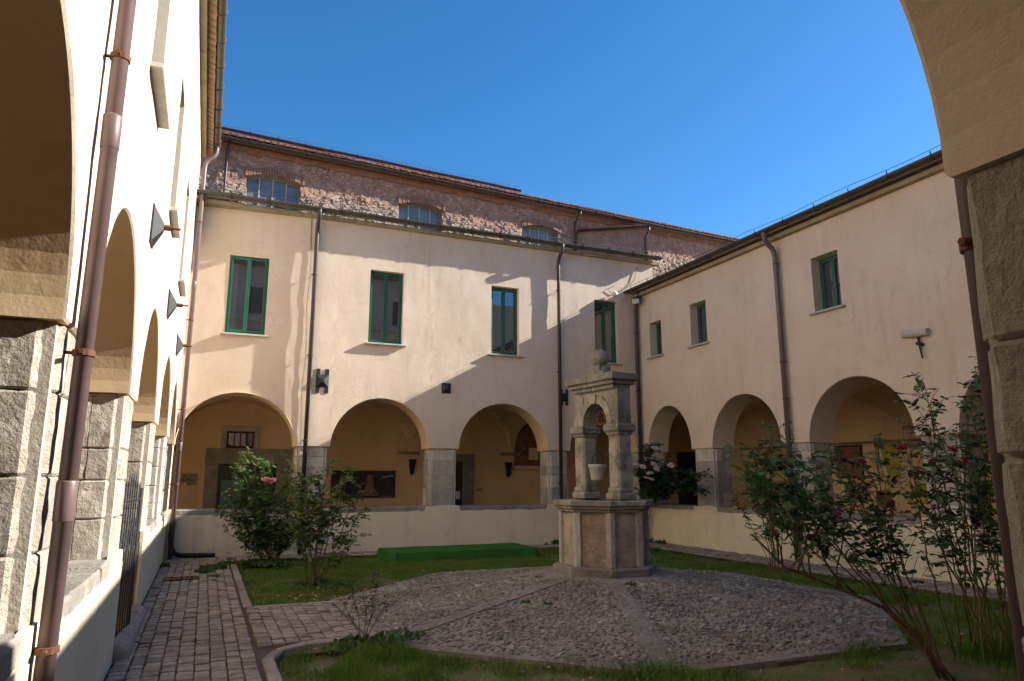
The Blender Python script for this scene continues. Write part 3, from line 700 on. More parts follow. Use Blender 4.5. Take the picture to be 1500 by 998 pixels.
# thin cable beside the far pipe
mb = MB(); tube(mb, [FF.P(1.98 + .02 * math.sin(z * 3), .02 - .01, z) for z in [8.1 - .3 * i for i in range(24)]], .008, 5); mb.build('cable', 'wire', far)

# ---------------------------------------------------------------- the church rising behind the far wing
FC = Fr((0, 22.0, 0), (1, .074, 0), (.074, -1, 0))
church = tag(empty('church', (6, 22.5, 0)), 'old rubble stone church wall with arched grey windows rising behind the far wing', 'building')
cw = [(.50, 2.13), (5.42, 7.0), (10.2, 11.75)]
def seg_arch(a, b, z=10.92, h=.16):
    c, r = (a + b) / 2, (b - a) / 2
    return lambda u: z + h * (1 - ((u - c) / r) ** 2)
mb = MB(); DC = lambda u, z: .05 * nz(u * 1.5, z * 1.5, 3) + .03 * nz(u * 5, z * 5, 8)
holes = [(a, b, lambda u: 9.4, seg_arch(a, b)) for a, b in cw]
columns(mb, FC, -5, 24, lambda u: 0, lambda u: 11.8, holes, .12, lambda u, z: DC(u, z) if z > 9 else 0, (), .6)
cwall = mb.build('wall', 'rubble_wall', church)
mb = MB(); columns(mb, FC, -5, 24, lambda u: 11.66 + .08 * nz(u * 2, 0), lambda u: 11.86, (), .2, lambda u, z: .07 + .03 * nz(u * 4, z * 9), (), .1); mb.build('brick_band', 'brick_band', cwall)
mbs = {'rubble': MB(), 'masonry': MB()}; rg = random.Random(9)
for k in range(9500):        # rubble stones standing proud; sun below and gutter shade above put into their colours
    u = rg.uniform(-1, 21); z = rg.uniform(9.5, 11.66)
    if any(a - .06 < u < b + .06 for a, b in cw) and z < 11.35: continue
    low = z < 10.60 + .22 * nz(u * .7, 4) + rg.gauss(0, .10)
    w, h = rg.uniform(.035, .095), rg.uniform(.025, .055); d = DC(u, z)
    a = rg.uniform(-.25, .25); ca, sa = math.cos(a), math.sin(a)
    q = [(-w, -h), (w * .9, -h * .8), (w, h * .8), (-w * .8, h)]
    q = [(x + rg.uniform(-.015, .015), y + rg.uniform(-.012, .012)) for x, y in q]; pd_ = rg.uniform(.012, .04) * (1 if low else .55)
    mbs['rubble' if low else 'masonry'].box8([FC.P(u + ca * x - sa * y, d - .03, z + sa * x + ca * y) for x, y in q] + [FC.P(u + (ca * x - sa * y) * .75, d + pd_, z + (sa * x + ca * y) * .75) for x, y in q])
mbs['rubble'].build('sun_toned_stones', 'rubble', cwall, kind='stuff'); mbs['masonry'].build('shade_toned_stones', 'masonry', cwall, kind='stuff')
for a, b in cw:
    hf = seg_arch(a, b); n = 16; mb = MB()
    for i in range(n):      # reveal of the opening
        ua, ub = a + (b - a) * i / n, a + (b - a) * (i + 1) / n
        mb.add([FC.P(ua, DC(ua, hf(ua)), hf(ua)), FC.P(ub, DC(ub, hf(ub)), hf(ub)), FC.P(ub, -.35, hf(ub)), FC.P(ua, -.35, hf(ua))], [(0, 1, 2, 3)])
    for u in (a, b): mb.add([FC.P(u, .0, 9.4), FC.P(u, 0, hf(u)), FC.P(u, -.35, hf(u)), FC.P(u, -.35, 9.4)], [(0, 1, 2, 3)])
    pts = [FC.P(a + (b - a) * i / n, -.17, hf(a + (b - a) * i / n) - .03) for i in range(n + 1)]
    tube(mb, [FC.P(a + .03, -.17, 9.4)] + pts + [FC.P(b - .03, -.17, 9.4)], .035, 5)
    w = mb.build('window', 'coping', church)
    ks = 4
    for k in range(ks):
        x0, x1 = a + (b - a) * k / ks, a + (b - a) * (k + 1) / ks; m_ = MB(); nn = 4
        for i in range(nn):
            p, q = x0 + (x1 - x0) * i / nn, x0 + (x1 - x0) * (i + 1) / nn
            m_.add([FC.P(p, -.20, 9.4), FC.P(q, -.20, 9.4), FC.P(q, -.20, hf(q) - .02), FC.P(p, -.20, hf(p) - .02)], [(0, 1, 2, 3)])
        m_.build('pane', 'glass_dusty', w)
        if k:
            m_ = MB(); fbox(m_, FC, x0 - .016, x0 + .016, -.20, -.16, 9.4, hf(x0) - .03); m_.build('mullion', 'sill', w)
    rgb = random.Random(int(a * 10)); u = a - .05
    while u < b + .05:        # brick voussoirs over the opening
        c, r = (a + b) / 2, (b - a) / 2; m_ = MB(); zc = 10.92 + .16 * (1 - min(1, ((u - c) / r) ** 2)) + .012
        fbox(m_, FC, u + .004, u + .07, -.05, .075 + rgb.uniform(-.01, .015), zc, zc + .22); m_.build('brick', 'brick_band', w); u += .078
# church eaves: lower gutter, then a raised strip of roof with its own gutter
mb = MB(); P = FC.P
mb.box8([P(-5, .32, 11.86), P(24, .32, 11.86), P(24, -6, 13.6), P(-5, -6, 13.6), P(-5, .32, 11.96), P(24, .32, 11.96), P(24, -6, 13.7), P(-5, -6, 13.7)])
crf = mb.build('roof', 'brick_band', church)
tiles(FC, -1, 21, .32, 11.95, .27, 1, crf)
gutter(FC, -5, 24, .40, 11.90, church, 'gutter', .085)
mb = MB(); fbox(mb, FC, -5, 10.1, -1.5, -.05, 11.9, 12.30); mb.build('raised_strip', 'brick_band', church)
gutter(FC, -5, 10.1, .06, 12.33, church, 'gutter', .07)
# oblique block built against the church
blk = [(12.6, 22.9), (14.84, 21.5), (15.3, 23.2)]
mb = MB(); n = 14
for (x0, y0), (x1, y1) in zip(blk[:-1], blk[1:]):
    for i in range(n):
        for j in range(6):
            q = []
            for t, s in ((i, j), (i + 1, j), (i + 1, j + 1), (i, j + 1)):
                x = x0 + (x1 - x0) * t / n; y = y0 + (y1 - y0) * t / n; zz = 8.6 + (11.12 - 8.6) * s / 6
                q.append((x + .03 * nz(x * 3, zz * 3, 1), y + .04 * nz(x * 3, zz * 3, 4), zz))
            mb.add(q, [(0, 1, 2, 3)])
mb.build('side_block', 'rubble_wall', church)
FB = Fr((12.6, 22.9, 0), (14.84 - 12.6, 21.5 - 22.9, 0), (-1.4, -2.24, 0)); LB = math.hypot(2.24, 1.4)
mb = MB(); mb.add([FB.P(-.1, .12, 11.14), FB.P(LB + .1, .12, 11.14), (15.4, 23.3, 11.86), (12.7, 23.1, 11.86), FB.P(-.1, .12, 11.22), FB.P(LB + .1, .12, 11.22), (15.4, 23.3, 11.94), (12.7, 23.1, 11.94)],
                  [(0, 1, 2, 3), (4, 5, 6, 7), (0, 1, 5, 4), (1, 2, 6, 5)]); mb.build('side_roof', 'roof_tile', church)
gutter(FB, 0, LB + .1, .18, 11.16, church, 'gutter', .07, wire=False)
mb = MB(); tube(mb, [FC.P(12.55, .40, 11.85), FC.P(12.52, .36, 11.7), FC.P(12.45, .14, 11.45), FC.P(12.44, .12, 9.0)], .055, 8); mb.build('downpipe', 'pipe_dark', church, smooth=True)
mb = MB(); tube(mb, [FB.P(LB + .05, .18, 11.15), FB.P(LB + .05, .17, 10.95), FB.P(LB - .08, .06, 10.75), FB.P(LB - .08, .06, 9.2)], .05, 8); mb.build('downpipe', 'pipe_dark', church, smooth=True)
mb = MB(); tube(mb, [FC.P(-.1, .35, 11.85), FC.P(-.12, .12, 11.4), FC.P(-.12, .12, 10.2), FC.P(1.8, .14, 10.05)], .05, 8); mb.build('downpipe', 'pipe_dark', church, smooth=True)

# taller house behind the near wing (mirrored in the window panes)
rear = tag(empty('rear_house', (5, -8, 0)), 'taller plaster house behind the near arcade, mirrored in the window panes', 'building')
FH = Fr((0, -7.5, 0), (1, 0, 0), (0, 1, 0))
mb = MB(); fbox(mb, FH, -8, 12, -4, 0, 0, 13.9); fbox(mb, FH, 12, 34, -4, -.6, 0, 13.2); fbox(mb, FH, -8.2, 12.2, .002, .25, 10.6, 10.85); mb.build('wall', 'plaster', rear)
mb = MB(); fbox(mb, FH, -8.4, 12.4, -4.2, .45, 13.9, 14.12); mb.build('roof', 'roof_tile', rear)
for x in (-4, -1.2, 1.6, 4.4, 7.2, 10):
    for z0 in (8.6, 11.1):
        mb = MB(); fbox(mb, FH, x, x + .9, .004, .03, z0, z0 + 1.5); mb.build('shutter', 'door_dark', rear)

# ---------------------------------------------------------------- the well
WZ = .40
well = tag(empty('stone_well', (CX, CY, WZ)), 'octagonal stone well with a stone arch, cornice and ball finial', 'well')
def octprism(mb, r, z0, z1, b=.012, amp=.006, res=.12, a0=22.5):
    poly = [(CX + r * math.cos(R(a0 + 45 * k)), CY + r * math.sin(R(a0 + 45 * k))) for k in range(8)]
    prism(mb, W, poly, z0, z1, b, res, amp, r * 7, 6)
for k in range(8):         # plinth stones, pilasters and panels, one set for each side
    a = R(22.5 + 45 * k); b = R(22.5 + 45 * (k + 1)); m2 = (a + b) / 2
    def ring(r0, r1, t0=0.0, t1=1.0):
        p = lambda r, t: (CX + r * (math.cos(a) * (1 - t) + math.cos(b) * t), CY + r * (math.sin(a) * (1 - t) + math.sin(b) * t))
        return [p(r0, t0), p(r1, t0), p(r1, t1), p(r0, t1)]
    m_ = MB(); prism(m_, W, ring(.30, .745, .006, .994), WZ - .12, .535 + rg.uniform(-.006, .006), .022, .08, .012, k * 3.3, 8); m_.build('plinth_stone', 'well_dark', well)
    m_ = MB(); prism(m_, W, ring(.30, .612, .10, .90), .53, 1.26, .004, .09, .014, k * 5.1, 7); m_.build('panel', 'panel_stone' if k % 2 else 'panel_brown', well)
    m_ = MB(); prism(m_, W, ring(.30, .652, .0, .135), .532, 1.262, .006, .10, .006, k * 2.7, 9); m_.build('pilaster', 'pilaster_stone', well)
    m_ = MB(); prism(m_, W, ring(.30, .652, .865, 1.0), .532, 1.262, .006, .10, .006, k * 2.2, 9); m_.build('pilaster', 'pilaster_stone', well)
    m_ = MB()
    for r1, z0, z1 in ((.668, 1.262, 1.305), (.705, 1.305, 1.345), (.735, 1.345, 1.42)): prism(m_, W, ring(.36, r1, .004, .996), z0, z1, .012, .10, .006, k, 9)
    m_.build('cornice_stone', 'well_stone' if k % 2 else 'well_dark', well)
mb = MB(); octprism(mb, .40, WZ - .1, 1.30); mb.build('shaft', 'void', well)
WR = R(8); FW = Fr((CX, CY, 0), (-math.sin(WR), math.cos(WR), 0), (-math.cos(WR), -math.sin(WR), 0))   # u along the arch, d towards the left wing
HW = .405
for s in (-1, 1):
    c = s * HW; w = .14
    sq = lambda k: [(c - k, -k), (c + k, -k), (c + k, k), (c - k, k)]
    chm = lambda k, e: [(c - k + e, -k), (c + k - e, -k), (c + k, -k + e), (c + k, k - e), (c + k - e, k), (c - k + e, k), (c - k, k - e), (c - k, -k + e)]
    m_ = MB(); prism(m_, FW, sq(.152), 1.42, 1.53, .02, .08, .008, c); prism(m_, FW, chm(.135, .02), 1.52, 1.60, .02, .08, .006, c + 2); m_.build('pillar_base', 'well_stone', well)
    m_ = MB(); prism(m_, FW, chm(.122, .026), 1.595, 2.33, .006, .08, .007, c + 4, 7); m_.build('pillar', 'well_stone', well)
    m_ = MB(); prism(m_, FW, chm(.14, .02), 2.33, 2.38, .012, .08, .008, c + 6); prism(m_, FW, sq(.168), 2.37, 2.50, .03, .06, .012, c + 8); m_.build('capital', 'well_dark', well)
    m_ = MB(); prism(m_, FW, [(c - .12, -.118), (c + .12, -.118), (c + .12, .118), (c - .12, .118)], 2.50, 3.0, .006, .09, .010, c + 9, 7); m_.build('upper_pillar', 'well_dark' if s < 0 else 'well_stone', well)
# arch stones between the pillars
ri, ro, n = .285, .40, 9
for k in range(n):
    t0, t1 = math.pi * k / n + .006, math.pi * (k + 1) / n - .006; dd = .132 if k != 4 else .155
    m_ = MB(); q = []
    for d in (-dd, dd):
        for (r, t) in ((ri, t0), (ri, t1), (ro, t1), (ro, t0)): q.append(FW.P(math.cos(t) * r, d, 2.50 + math.sin(t) * r * 1.12))
    m_.box8(q); m_.build('arch_stone', 'well_stone', well)
mb = MB(); q = [(-.44 + .88 * i / 20) for i in range(21)]
for a, b in zip(q[:-1], q[1:]):
    f = lambda u: 2.50 + 1.12 * math.sqrt(max(0, (ro - .02) ** 2 - u * u))
    mb.box8([FW.P(a, -.11, f(a)), FW.P(b, -.11, f(b)), FW.P(b, .11, f(b)), FW.P(a, .11, f(a)), FW.P(a, -.11, 3.0), FW.P(b, -.11, 3.0), FW.P(b, .11, 3.0), FW.P(a, .11, 3.0)])
mb.build('spandrel', 'well_stone', well)
for a, b in ((-.575, .02), (.026, .575)):
    m_ = MB()
    for e, z0, z1 in ((.0, 2.998, 3.06), (.045, 3.06, 3.12), (.085, 3.12, 3.225)):
        prism(m_, FW, [(a - e * (a < 0) + (.085 if a < 0 else 0), -.16 - e), (b + e * (a > 0) - (.085 if a > 0 else 0), -.16 - e), (b + e * (a > 0) - (.085 if a > 0 else 0), .16 + e), (a - e * (a < 0) + (.085 if a < 0 else 0), .16 + e)], z0, z1, .012, .08, .008, a * 3, 8)
    m_.build('entablature', 'well_dark', well)
m_ = MB(); prism(m_, FW, [(-.24, -.14), (.24, -.14), (.24, .14), (-.24, .14)], 3.225, 3.29, .012, .07, .006, 1); prism(m_, FW, [(-.12, -.11), (.12, -.11), (.12, .11), (-.12, .11)], 3.288, 3.40, .012, .07, .006, 2); m_.build('finial_block', 'well_dark', well)
m_ = MB(); prof = [(.002, -.13)] + [(.135 * math.cos(R(t)), .135 * math.sin(R(t))) for t in range(-70, 71, 14)] + [(.004, .134)]
lathe(m_, FW.P(0, 0, 3.515), prof, 20); m_.build('ball_finial', 'well_dark', well, smooth=True)
m_ = MB()
ax = FW.n
tor = [Vector(FW.P(.095 * math.cos(t), 0, 2.60 + .095 * math.sin(t))) for t in [2 * math.pi * k / 16 for k in range(17)]]
tube(m_, tor, .016, 6); tube(m_, [FW.P(-.09, 0, 2.60), FW.P(.09, 0, 2.60)], .009, 5); tube(m_, [FW.P(0, 0, 2.51), FW.P(0, 0, 2.69)], .009, 5); tube(m_, [FW.P(0, -.04, 2.60), FW.P(0, .04, 2.60)], .012, 6)
pl = m_.build('pulley', 'rust', well)
m_ = MB(); tube(m_, [FW.P(0, .03, 2.60), FW.P(0, .03, 2.72), FW.P(0, 0, 2.78), FW.P(0, 0, 2.84)], .009, 5); tube(m_, [FW.P(0, -.03, 2.60), FW.P(0, -.03, 2.72), FW.P(0, 0, 2.78)], .009, 5); m_.build('hanger', 'iron', pl)
# bucket on its chain
BX = FW.P(.10, .02, 0); bk = tag(empty('bucket', (BX[0], BX[1], 1.70)), 'pale zinc bucket hanging under the arch of the well', 'bucket')
m_ = MB(); lathe(m_, (BX[0], BX[1], 1.70), [(.09, 0), (.092, .008), (.098, .03), (.122, .17), (.127, .175), (.137, .225), (.133, .228), (.128, .222), (.118, .17), (.088, .02)], 20); m_.build('pail', 'bucket_zinc', bk, smooth=True)
m_ = MB(); tube(m_, [FW.P(.10 + .132 * math.cos(t), .02, 1.915 + .17 * math.sin(t)) for t in [math.pi * k / 12 for k in range(13)]], .007, 5); m_.build('handle', 'iron', bk)
m_ = MB(); tube(m_, [FW.P(.10, .02, 2.085), FW.P(.10, .01, 2.35), FW.P(.096, 0, 2.60)], .005, 5); m_.build('chain', 'iron', bk)

# ---------------------------------------------------------------- green carpeted platform
st = tag(empty('carpeted_platform', (5.4, 15.7, 0)), 'low platform covered in green artificial turf in front of the far arcade', 'platform')
m_ = MB(); nx_, ny_ = 40, 18; x0, x1, y0, y1, h = 3.72, 7.05, 15.0, 16.3, .20
vs = []
for j in range(ny_ + 1):
    for i in range(nx_ + 1):
        x = x0 + (x1 - x0) * i / nx_; y = y0 + (y1 - y0) * j / ny_
        e = min(i, nx_ - i, j, ny_ - j); vs.append((x, y, h - (.012 if e == 0 else 0) + .010 * nz(x * 1.6, y * 2.2) + .006 * nz(x * 5, y * 1.5)))
m_.add(vs, [(j * (nx_ + 1) + i, j * (nx_ + 1) + i + 1, (j + 1) * (nx_ + 1) + i + 1, (j + 1) * (nx_ + 1) + i) for j in range(ny_) for i in range(nx_)])
ringp = [(x0 + (x1 - x0) * i / 40, y0) for i in range(40)] + [(x1, y0 + (y1 - y0) * i / 16) for i in range(16)] + [(x1 - (x1 - x0) * i / 40, y1) for i in range(40)] + [(x0, y1 - (y1 - y0) * i / 16) for i in range(16)]
vs = []
for zz, k in ((h - .008, 0), (h * .5, .02), (-.02, .035)):
    for i, (x, y) in enumerate(ringp):
        o_ = k + .03 * nz(i * .45, zz * 3) * (k > 0) + .012 * nz(i * 1.3, zz * 9); vs.append((x + (o_ if x >= x1 - 1e-6 else -o_ if x <= x0 + 1e-6 else 0), y + (o_ if y >= y1 - 1e-6 else -o_ if y <= y0 + 1e-6 else 0), zz))
q = len(ringp); m_.add(vs, [(r_ * q + i, r_ * q + (i + 1) % q, r_ * q + q + (i + 1) % q, r_ * q + q + i) for r_ in range(2) for i in range(q)])
m_.build('turf_cover', 'carpet', st, smooth=True)
m_ = MB(); fbox(m_, W, x0 + .04, x1 - .04, y0 + .04, y1 - .04, -.02, h - .03); m_.build('deck', 'wood_dark', st)

# ---------------------------------------------------------------- iron gate, threshold, drain, hose
gt = tag(empty('iron_gate', (XL - .1, 8.0, 0)), 'black wrought iron gate standing open in the arch of the sunlit wing', 'gate')
G0 = Fr((XL - .08, 7.98, 0), (.10, 1, 0), (1, -.1, 0))
m_ = MB()
for u in (.0, 1.05): tube(m_, [G0.P(u, 0, .12), G0.P(u, 0, 1.62)], .018, 6)
for z in (.18, .75, 1.5): tube(m_, [G0.P(0, 0, z), G0.P(1.05, 0, z)], .014, 6)
m_.build('gate_frame', 'iron', gt)
for k in range(1, 9):
    m_ = MB(); u = 1.05 * k / 9; tube(m_, [G0.P(u, 0, .18), G0.P(u, 0, 1.58 + .12 * math.sin(math.pi * k / 9)), G0.P(u, 0, 1.66 + .12 * math.sin(math.pi * k / 9))], [.010, .010, .002], 6); m_.build('bar', 'iron', gt)
for k in range(4):
    m_ = MB(); u = .15 + .25 * k; tube(m_, [G0.P(u + .09 * math.cos(t) * (1 - t / 16), 0, 1.12 + .2 * math.sin(t) * (1 - t / 16)) for t in [i * .55 for i in range(20)]], .007, 5); m_.build('scroll', 'iron', gt)
m_ = MB(); tube(m_, [(XL + .0, 7.92 + .1 * i, .06 + .004 * math.sin(i)) for i in range(25)], .13, 14); tag(m_.build('threshold_step', 'sett', smooth=True), 'rounded worn stone threshold below the iron gate', 'step')
dg_ = tag(empty('drain_grate', (-.25, 13.6, .06)), 'rusty iron drain grate set in the paved path by the corner', 'drain')
m_ = MB(); fbox(m_, W, -.50, .05, 13.42, 13.47, .03, .082); fbox(m_, W, -.50, .05, 13.75, 13.80, .03, .082); fbox(m_, W, -.50, -.46, 13.47, 13.75, .03, .081); fbox(m_, W, .01, .05, 13.47, 13.75, .03, .081); m_.build('rim', 'rust', dg_)
for k in range(6):
    m_ = MB(); fbox(m_, W, -.44 + .08 * k, -.40 + .08 * k, 13.47, 13.75, .03, .080); m_.build('bar', 'rust', dg_)
m_ = MB(); fbox(m_, W, -.46, .01, 13.47, 13.75, .068, .070); m_.build('pit', 'void', dg_)
m_ = MB(); tube(m_, [(XL + .1, 17.12, 1.0)] + arc((XL + .1, 17.1, .5), (XL + .1, 17.08, .12), (XL + .35, 17.06, .12), 6) + [(XL + 1.0, 17.05, .10)], .05, 10)
tag(m_.build('drain_hose', 'black_plastic', smooth=True), 'black plastic drain pipe bent along the foot of the far parapet', 'pipe')

# ---------------------------------------------------------------- things on the far arcade's back wall
FBW = Fr((0, YFB, 0), (1, 0, 0), (0, -1, 0))
dr = empty('doorway', FBW.P(1.0, 0, 0), None); tag(dr, 'dark glazed door in a grey stone surround with a poster on it', 'door')
for a, b, z0, z1 in ((.0, .33, .05, 1.05), (.0, .33, 1.06, 2.10), (1.80, 2.13, .05, 1.3), (1.80, 2.13, 1.31, 2.10), (-.02, 2.15, 2.11, 2.52)):
    m_ = MB(); chbox(m_, FBW, a, b, -.02, .06, z0, z1, .012, .003); m_.build('surround_stone', 'coping', dr)
m_ = MB(); fbox(m_, FBW, .33, 1.80, -.01, .012, .05, 2.11); m_.build('door_leaf', 'door_dark', dr)
m_ = MB(); fbox(m_, FBW, .42, .92, .013, .018, .95, 1.68); m_.build('poster', 'teal_print', dr)
m_ = MB(); fbox(m_, FBW, .56, .76, .019, .021, 1.42, 1.52); fbox(m_, FBW, .60, .80, .019, .021, 1.34, 1.38); m_.build('poster_print', 'ink_red', dr)
m_ = MB(); fbox(m_, FBW, 1.12, 1.42, .013, .018, 1.05, 1.25); m_.build('notice', 'paper', dr)
wi = tag(empty('barred_window', FBW.P(.82, 0, 2.5)), 'small dark window with four panes above the stone doorway', 'window')
for a, b, z0, z1 in ((.34, .47, 2.54, 2.97), (1.17, 1.30, 2.54, 2.97), (.34, 1.30, 2.98, 3.12)):
    m_ = MB(); chbox(m_, FBW, a, b, -.02, .04, z0, z1, .01); m_.build('surround_stone', 'stone', wi)
m_ = MB()
for a, b, z0, z1 in ((.47, .52, 2.53, 2.98), (1.12, 1.17, 2.53, 2.98), (.52, 1.12, 2.53, 2.59), (.52, 1.12, 2.93, 2.98), (.655, .685, 2.59, 2.93), (.805, .835, 2.59, 2.93), (.955, .985, 2.59, 2.93)): fbox(m_, FBW, a, b, 0, .035, z0, z1)
m_.build('frame', 'wood_dark', wi)
for a, b in ((.52, .655), (.685, .805), (.835, .955), (.985, 1.12)):
    m_ = MB(); fbox(m_, FBW, a, b, .002, .008, 2.59, 2.93); m_.build('pane', 'glass', wi)
def text(s, size, fr, u, z, d, mat, parent):
    cu = bpy.data.curves.new('lettering', 'FONT'); cu.body = s; cu.size = size; cu.align_x = 'CENTER'
    t = bpy.data.objects.new('tmp', cu); COL.objects.link(t); bpy.context.view_layer.update()
    me = bpy.data.meshes.new_from_object(t.evaluated_get(bpy.context.evaluated_depsgraph_get())); bpy.data.objects.remove(t)
    for v in me.vertices: v.co = Vector(fr.P(u + v.co.x, d, z + v.co.y))
    me.materials.clear(); return link('lettering', me, mat, parent)
pq = tag(empty('wall_plaque', FBW.P(-.45, 0, 1.7)), 'clear wall plaque with dark lettering beside the stone doorway', 'sign')
m_ = MB(); fbox(m_, FBW, -.72, -.17, .02, .028, 1.55, 1.86); m_.build('plate', 'soffit', pq)
m_ = MB(); fbox(m_, FBW, -.66, -.56, .0285, .030, 1.56, 1.85); fbox(m_, FBW, -.52, -.42, .0285, .030, 1.56, 1.62); m_.build('white_print', 'paper', pq)
text('DaMiaPiazz', .095, FBW, -.445, 1.665, .031, 'ink', pq)
m_ = MB(); m_.add([FBW.P(-.47 + .03 * math.cos(t), .031, 1.80 + .022 * math.sin(t)) for t in [2 * math.pi * k / 10 for k in range(10)]], [tuple(range(10))]); m_.build('emblem', 'ink_red', pq)
pn = tag(empty('photo_panel', FBW.P(4.2, 0, 1.6)), 'large dark panel with a picture of a bronze bell', 'panel')
m_ = MB(); fbox(m_, FBW, 3.28, 5.12, .0, .03, 1.18, 1.95); m_.build('board', 'print_dark', pn)
m_ = MB(); u = 4.38
prof = [(.02, 1.84), (.07, 1.82), (.085, 1.74), (.10, 1.62), (.125, 1.48), (.17, 1.38), (.25, 1.30), (.27, 1.27), (.27, 1.24), (.0, 1.24)]
m_.add([FBW.P(u + a, .032, z) for a, z in prof] + [FBW.P(u - a, .032, z) for a, z in prof[::-1]], [tuple(range(20))]); m_.build('bell_print', 'print_bell', pn)
for k in range(5):
    m_ = MB(); fbox(m_, FBW, 4.72 + .07 * k, 4.77 + .07 * k, .031, .0325, 1.74 + .012 * k, 1.78 + .012 * k); m_.build('caption_stroke', 'sill', pn)
m_ = MB(); fbox(m_, FBW, 4.70, 5.06, .031, .0325, 1.215, 1.225); m_.build('caption_line', 'sill', pn)
for u, z, nm in ((5.6, 2.28, 'black metal wedge sconce on the ochre wall beside the bell panel'), (8.68, 2.22, 'black metal wedge sconce on the ochre wall beside the faded fresco')):
    s_ = tag(empty('wall_sconce', FBW.P(u, .1, z)), nm, 'lamp', 'wedge sconces on the arcade wall')
    m_ = MB(); m_.box8([FBW.P(u - .045, .02, z - .42), FBW.P(u + .045, .02, z - .42), FBW.P(u + .045, .08, z - .42), FBW.P(u - .045, .08, z - .42), FBW.P(u - .095, .0, z), FBW.P(u + .095, .0, z), FBW.P(u + .095, .16, z), FBW.P(u - .095, .16, z)]); m_.build('shade', 'black_plastic', s_)
    m_ = MB(); tube(m_, [FBW.P(u, .05, z - .40), FBW.P(u, .05, z - .48)], [.03, .012], 8); m_.build('tip', 'black_plastic', s_)
d2 = tag(empty('doorway', FBW.P(6.8, 0, 0)), 'narrow dark doorway in a worn stone surround between two sconces', 'door')
for a, b, z0, z1 in ((7.19, 7.56, .05, 1.2), (7.19, 7.56, 1.21, 2.22), (6.0, 7.56, 2.23, 2.46), (6.0, 6.3, .05, 2.22)):
    m_ = MB(); chbox(m_, FBW, a, b, -.02, .05, z0, z1, .012, .003); m_.build('surround_stone', 'coping', d2)
m_ = MB(); fbox(m_, FBW, 6.3, 7.19, -.01, .012, .05, 2.23); m_.build('door_leaf', 'door_dark', d2)
m_ = MB(); fbox(m_, FBW, 6.98, 7.12, .013, .018, 1.12, 1.35); m_.build('notice', 'paper', d2)
m_ = MB(); fbox(m_, FBW, 7.66, 7.83, 0, .015, 1.35, 1.43); tag(m_.build('small_sign', 'soffit'), 'tiny pale name plate on the ochre wall right of the narrow doorway', 'sign')
m_ = MB(); c = 9.85; r = .95; pts = [FBW.P(c - r, .012, 1.98), FBW.P(c + r, .012, 1.98)] + [FBW.P(c + r * math.cos(t), .012, 2.5 + 1.15 * math.sin(t)) for t in [math.pi * k / 20 for k in range(21)]]
m_.add(pts, [tuple(range(len(pts)))]); fr_ = m_.build('wall_painting', 'fresco'); tag(fr_, 'faded reddish painted lunette on the far arcade wall', 'painting')
m_ = MB(); fbox(m_, FBW, c - .45, c - .12, .0125, .014, 2.30, 2.68); fbox(m_, FBW, c - r + .02, c + r - .02, .0125, .0135, 2.0, 2.12); m_.build('faded_patch', 'plaster_inner', fr_)
# things on the right arcade's back wall
FBR = Fr((XRB, 0, 0), (0, 1, 0), (-1, 0, 0))
m_ = MB(); fbox(m_, FBR, 2.0, 17.0, 0, .05, 2.56, 2.62); m_.build('picture_rail', 'coping', right)
m_ = MB(); fbox(m_, FBR, 11.70, 12.30, .01, .03, 1.74, 2.55); bb = tag(m_.build('yellow_poster', 'print_yellow'), 'yellow printed poster on the wall of the shaded arcade', 'poster')
m_ = MB(); m_.box8([FBR.P(12.1, .031, 1.8), FBR.P(12.02, .031, 1.8), FBR.P(12.02, .033, 1.8), FBR.P(12.1, .033, 1.8), FBR.P(12.22, .031, 2.45), FBR.P(12.17, .031, 2.45), FBR.P(12.17, .033, 2.45), FBR.P(12.22, .033, 2.45)]); m_.build('pale_stripe', 'paper', bb)
m_ = MB(); fbox(m_, FBR, 12.72, 13.5, .01, .04, 1.74, 2.5); bd = tag(m_.build('brown_board', 'poster_brown'), 'reddish brown notice board beside the yellow poster', 'board')
m_ = MB(); fbox(m_, FBR, 12.69, 12.72, .01, .06, 1.70, 2.54); fbox(m_, FBR, 12.72, 13.5, .01, .06, 2.5, 2.54); m_.build('frame', 'wood_dark', bd)
m_ = MB(); fbox(m_, FBR, 10.90, 11.28, .01, .03, 1.22, 1.62); tag(m_.build('orange_notice', 'print_yellow'), 'small orange notice low on the wall below the yellow poster', 'poster')
m_ = MB(); fbox(m_, FBR, 12.0, 12.4, .01, .03, 1.1, 1.45); tag(m_.build('red_picture', 'print_red'), 'small red and green picture low on the wall below the yellow poster', 'picture')
m_ = MB(); fbox(m_, FBR, 17.9, 20.2, .0, .02, .05, 2.6); tag(m_.build('dim_corner_panel', 'wood_dark'), 'dark brown panel standing in for the dim corner of the shaded arcade', 'door')  # dark panel added where the arcade corner lies in shade; no real door
m_ = MB(); fbox(m_, W, 11.5, 11.75, 13.2, 13.6, PAR, PAR + .03); tag(m_.build('yellow_tray', 'yellow'), 'flat yellow tray lying on the shaded parapet', 'tray')
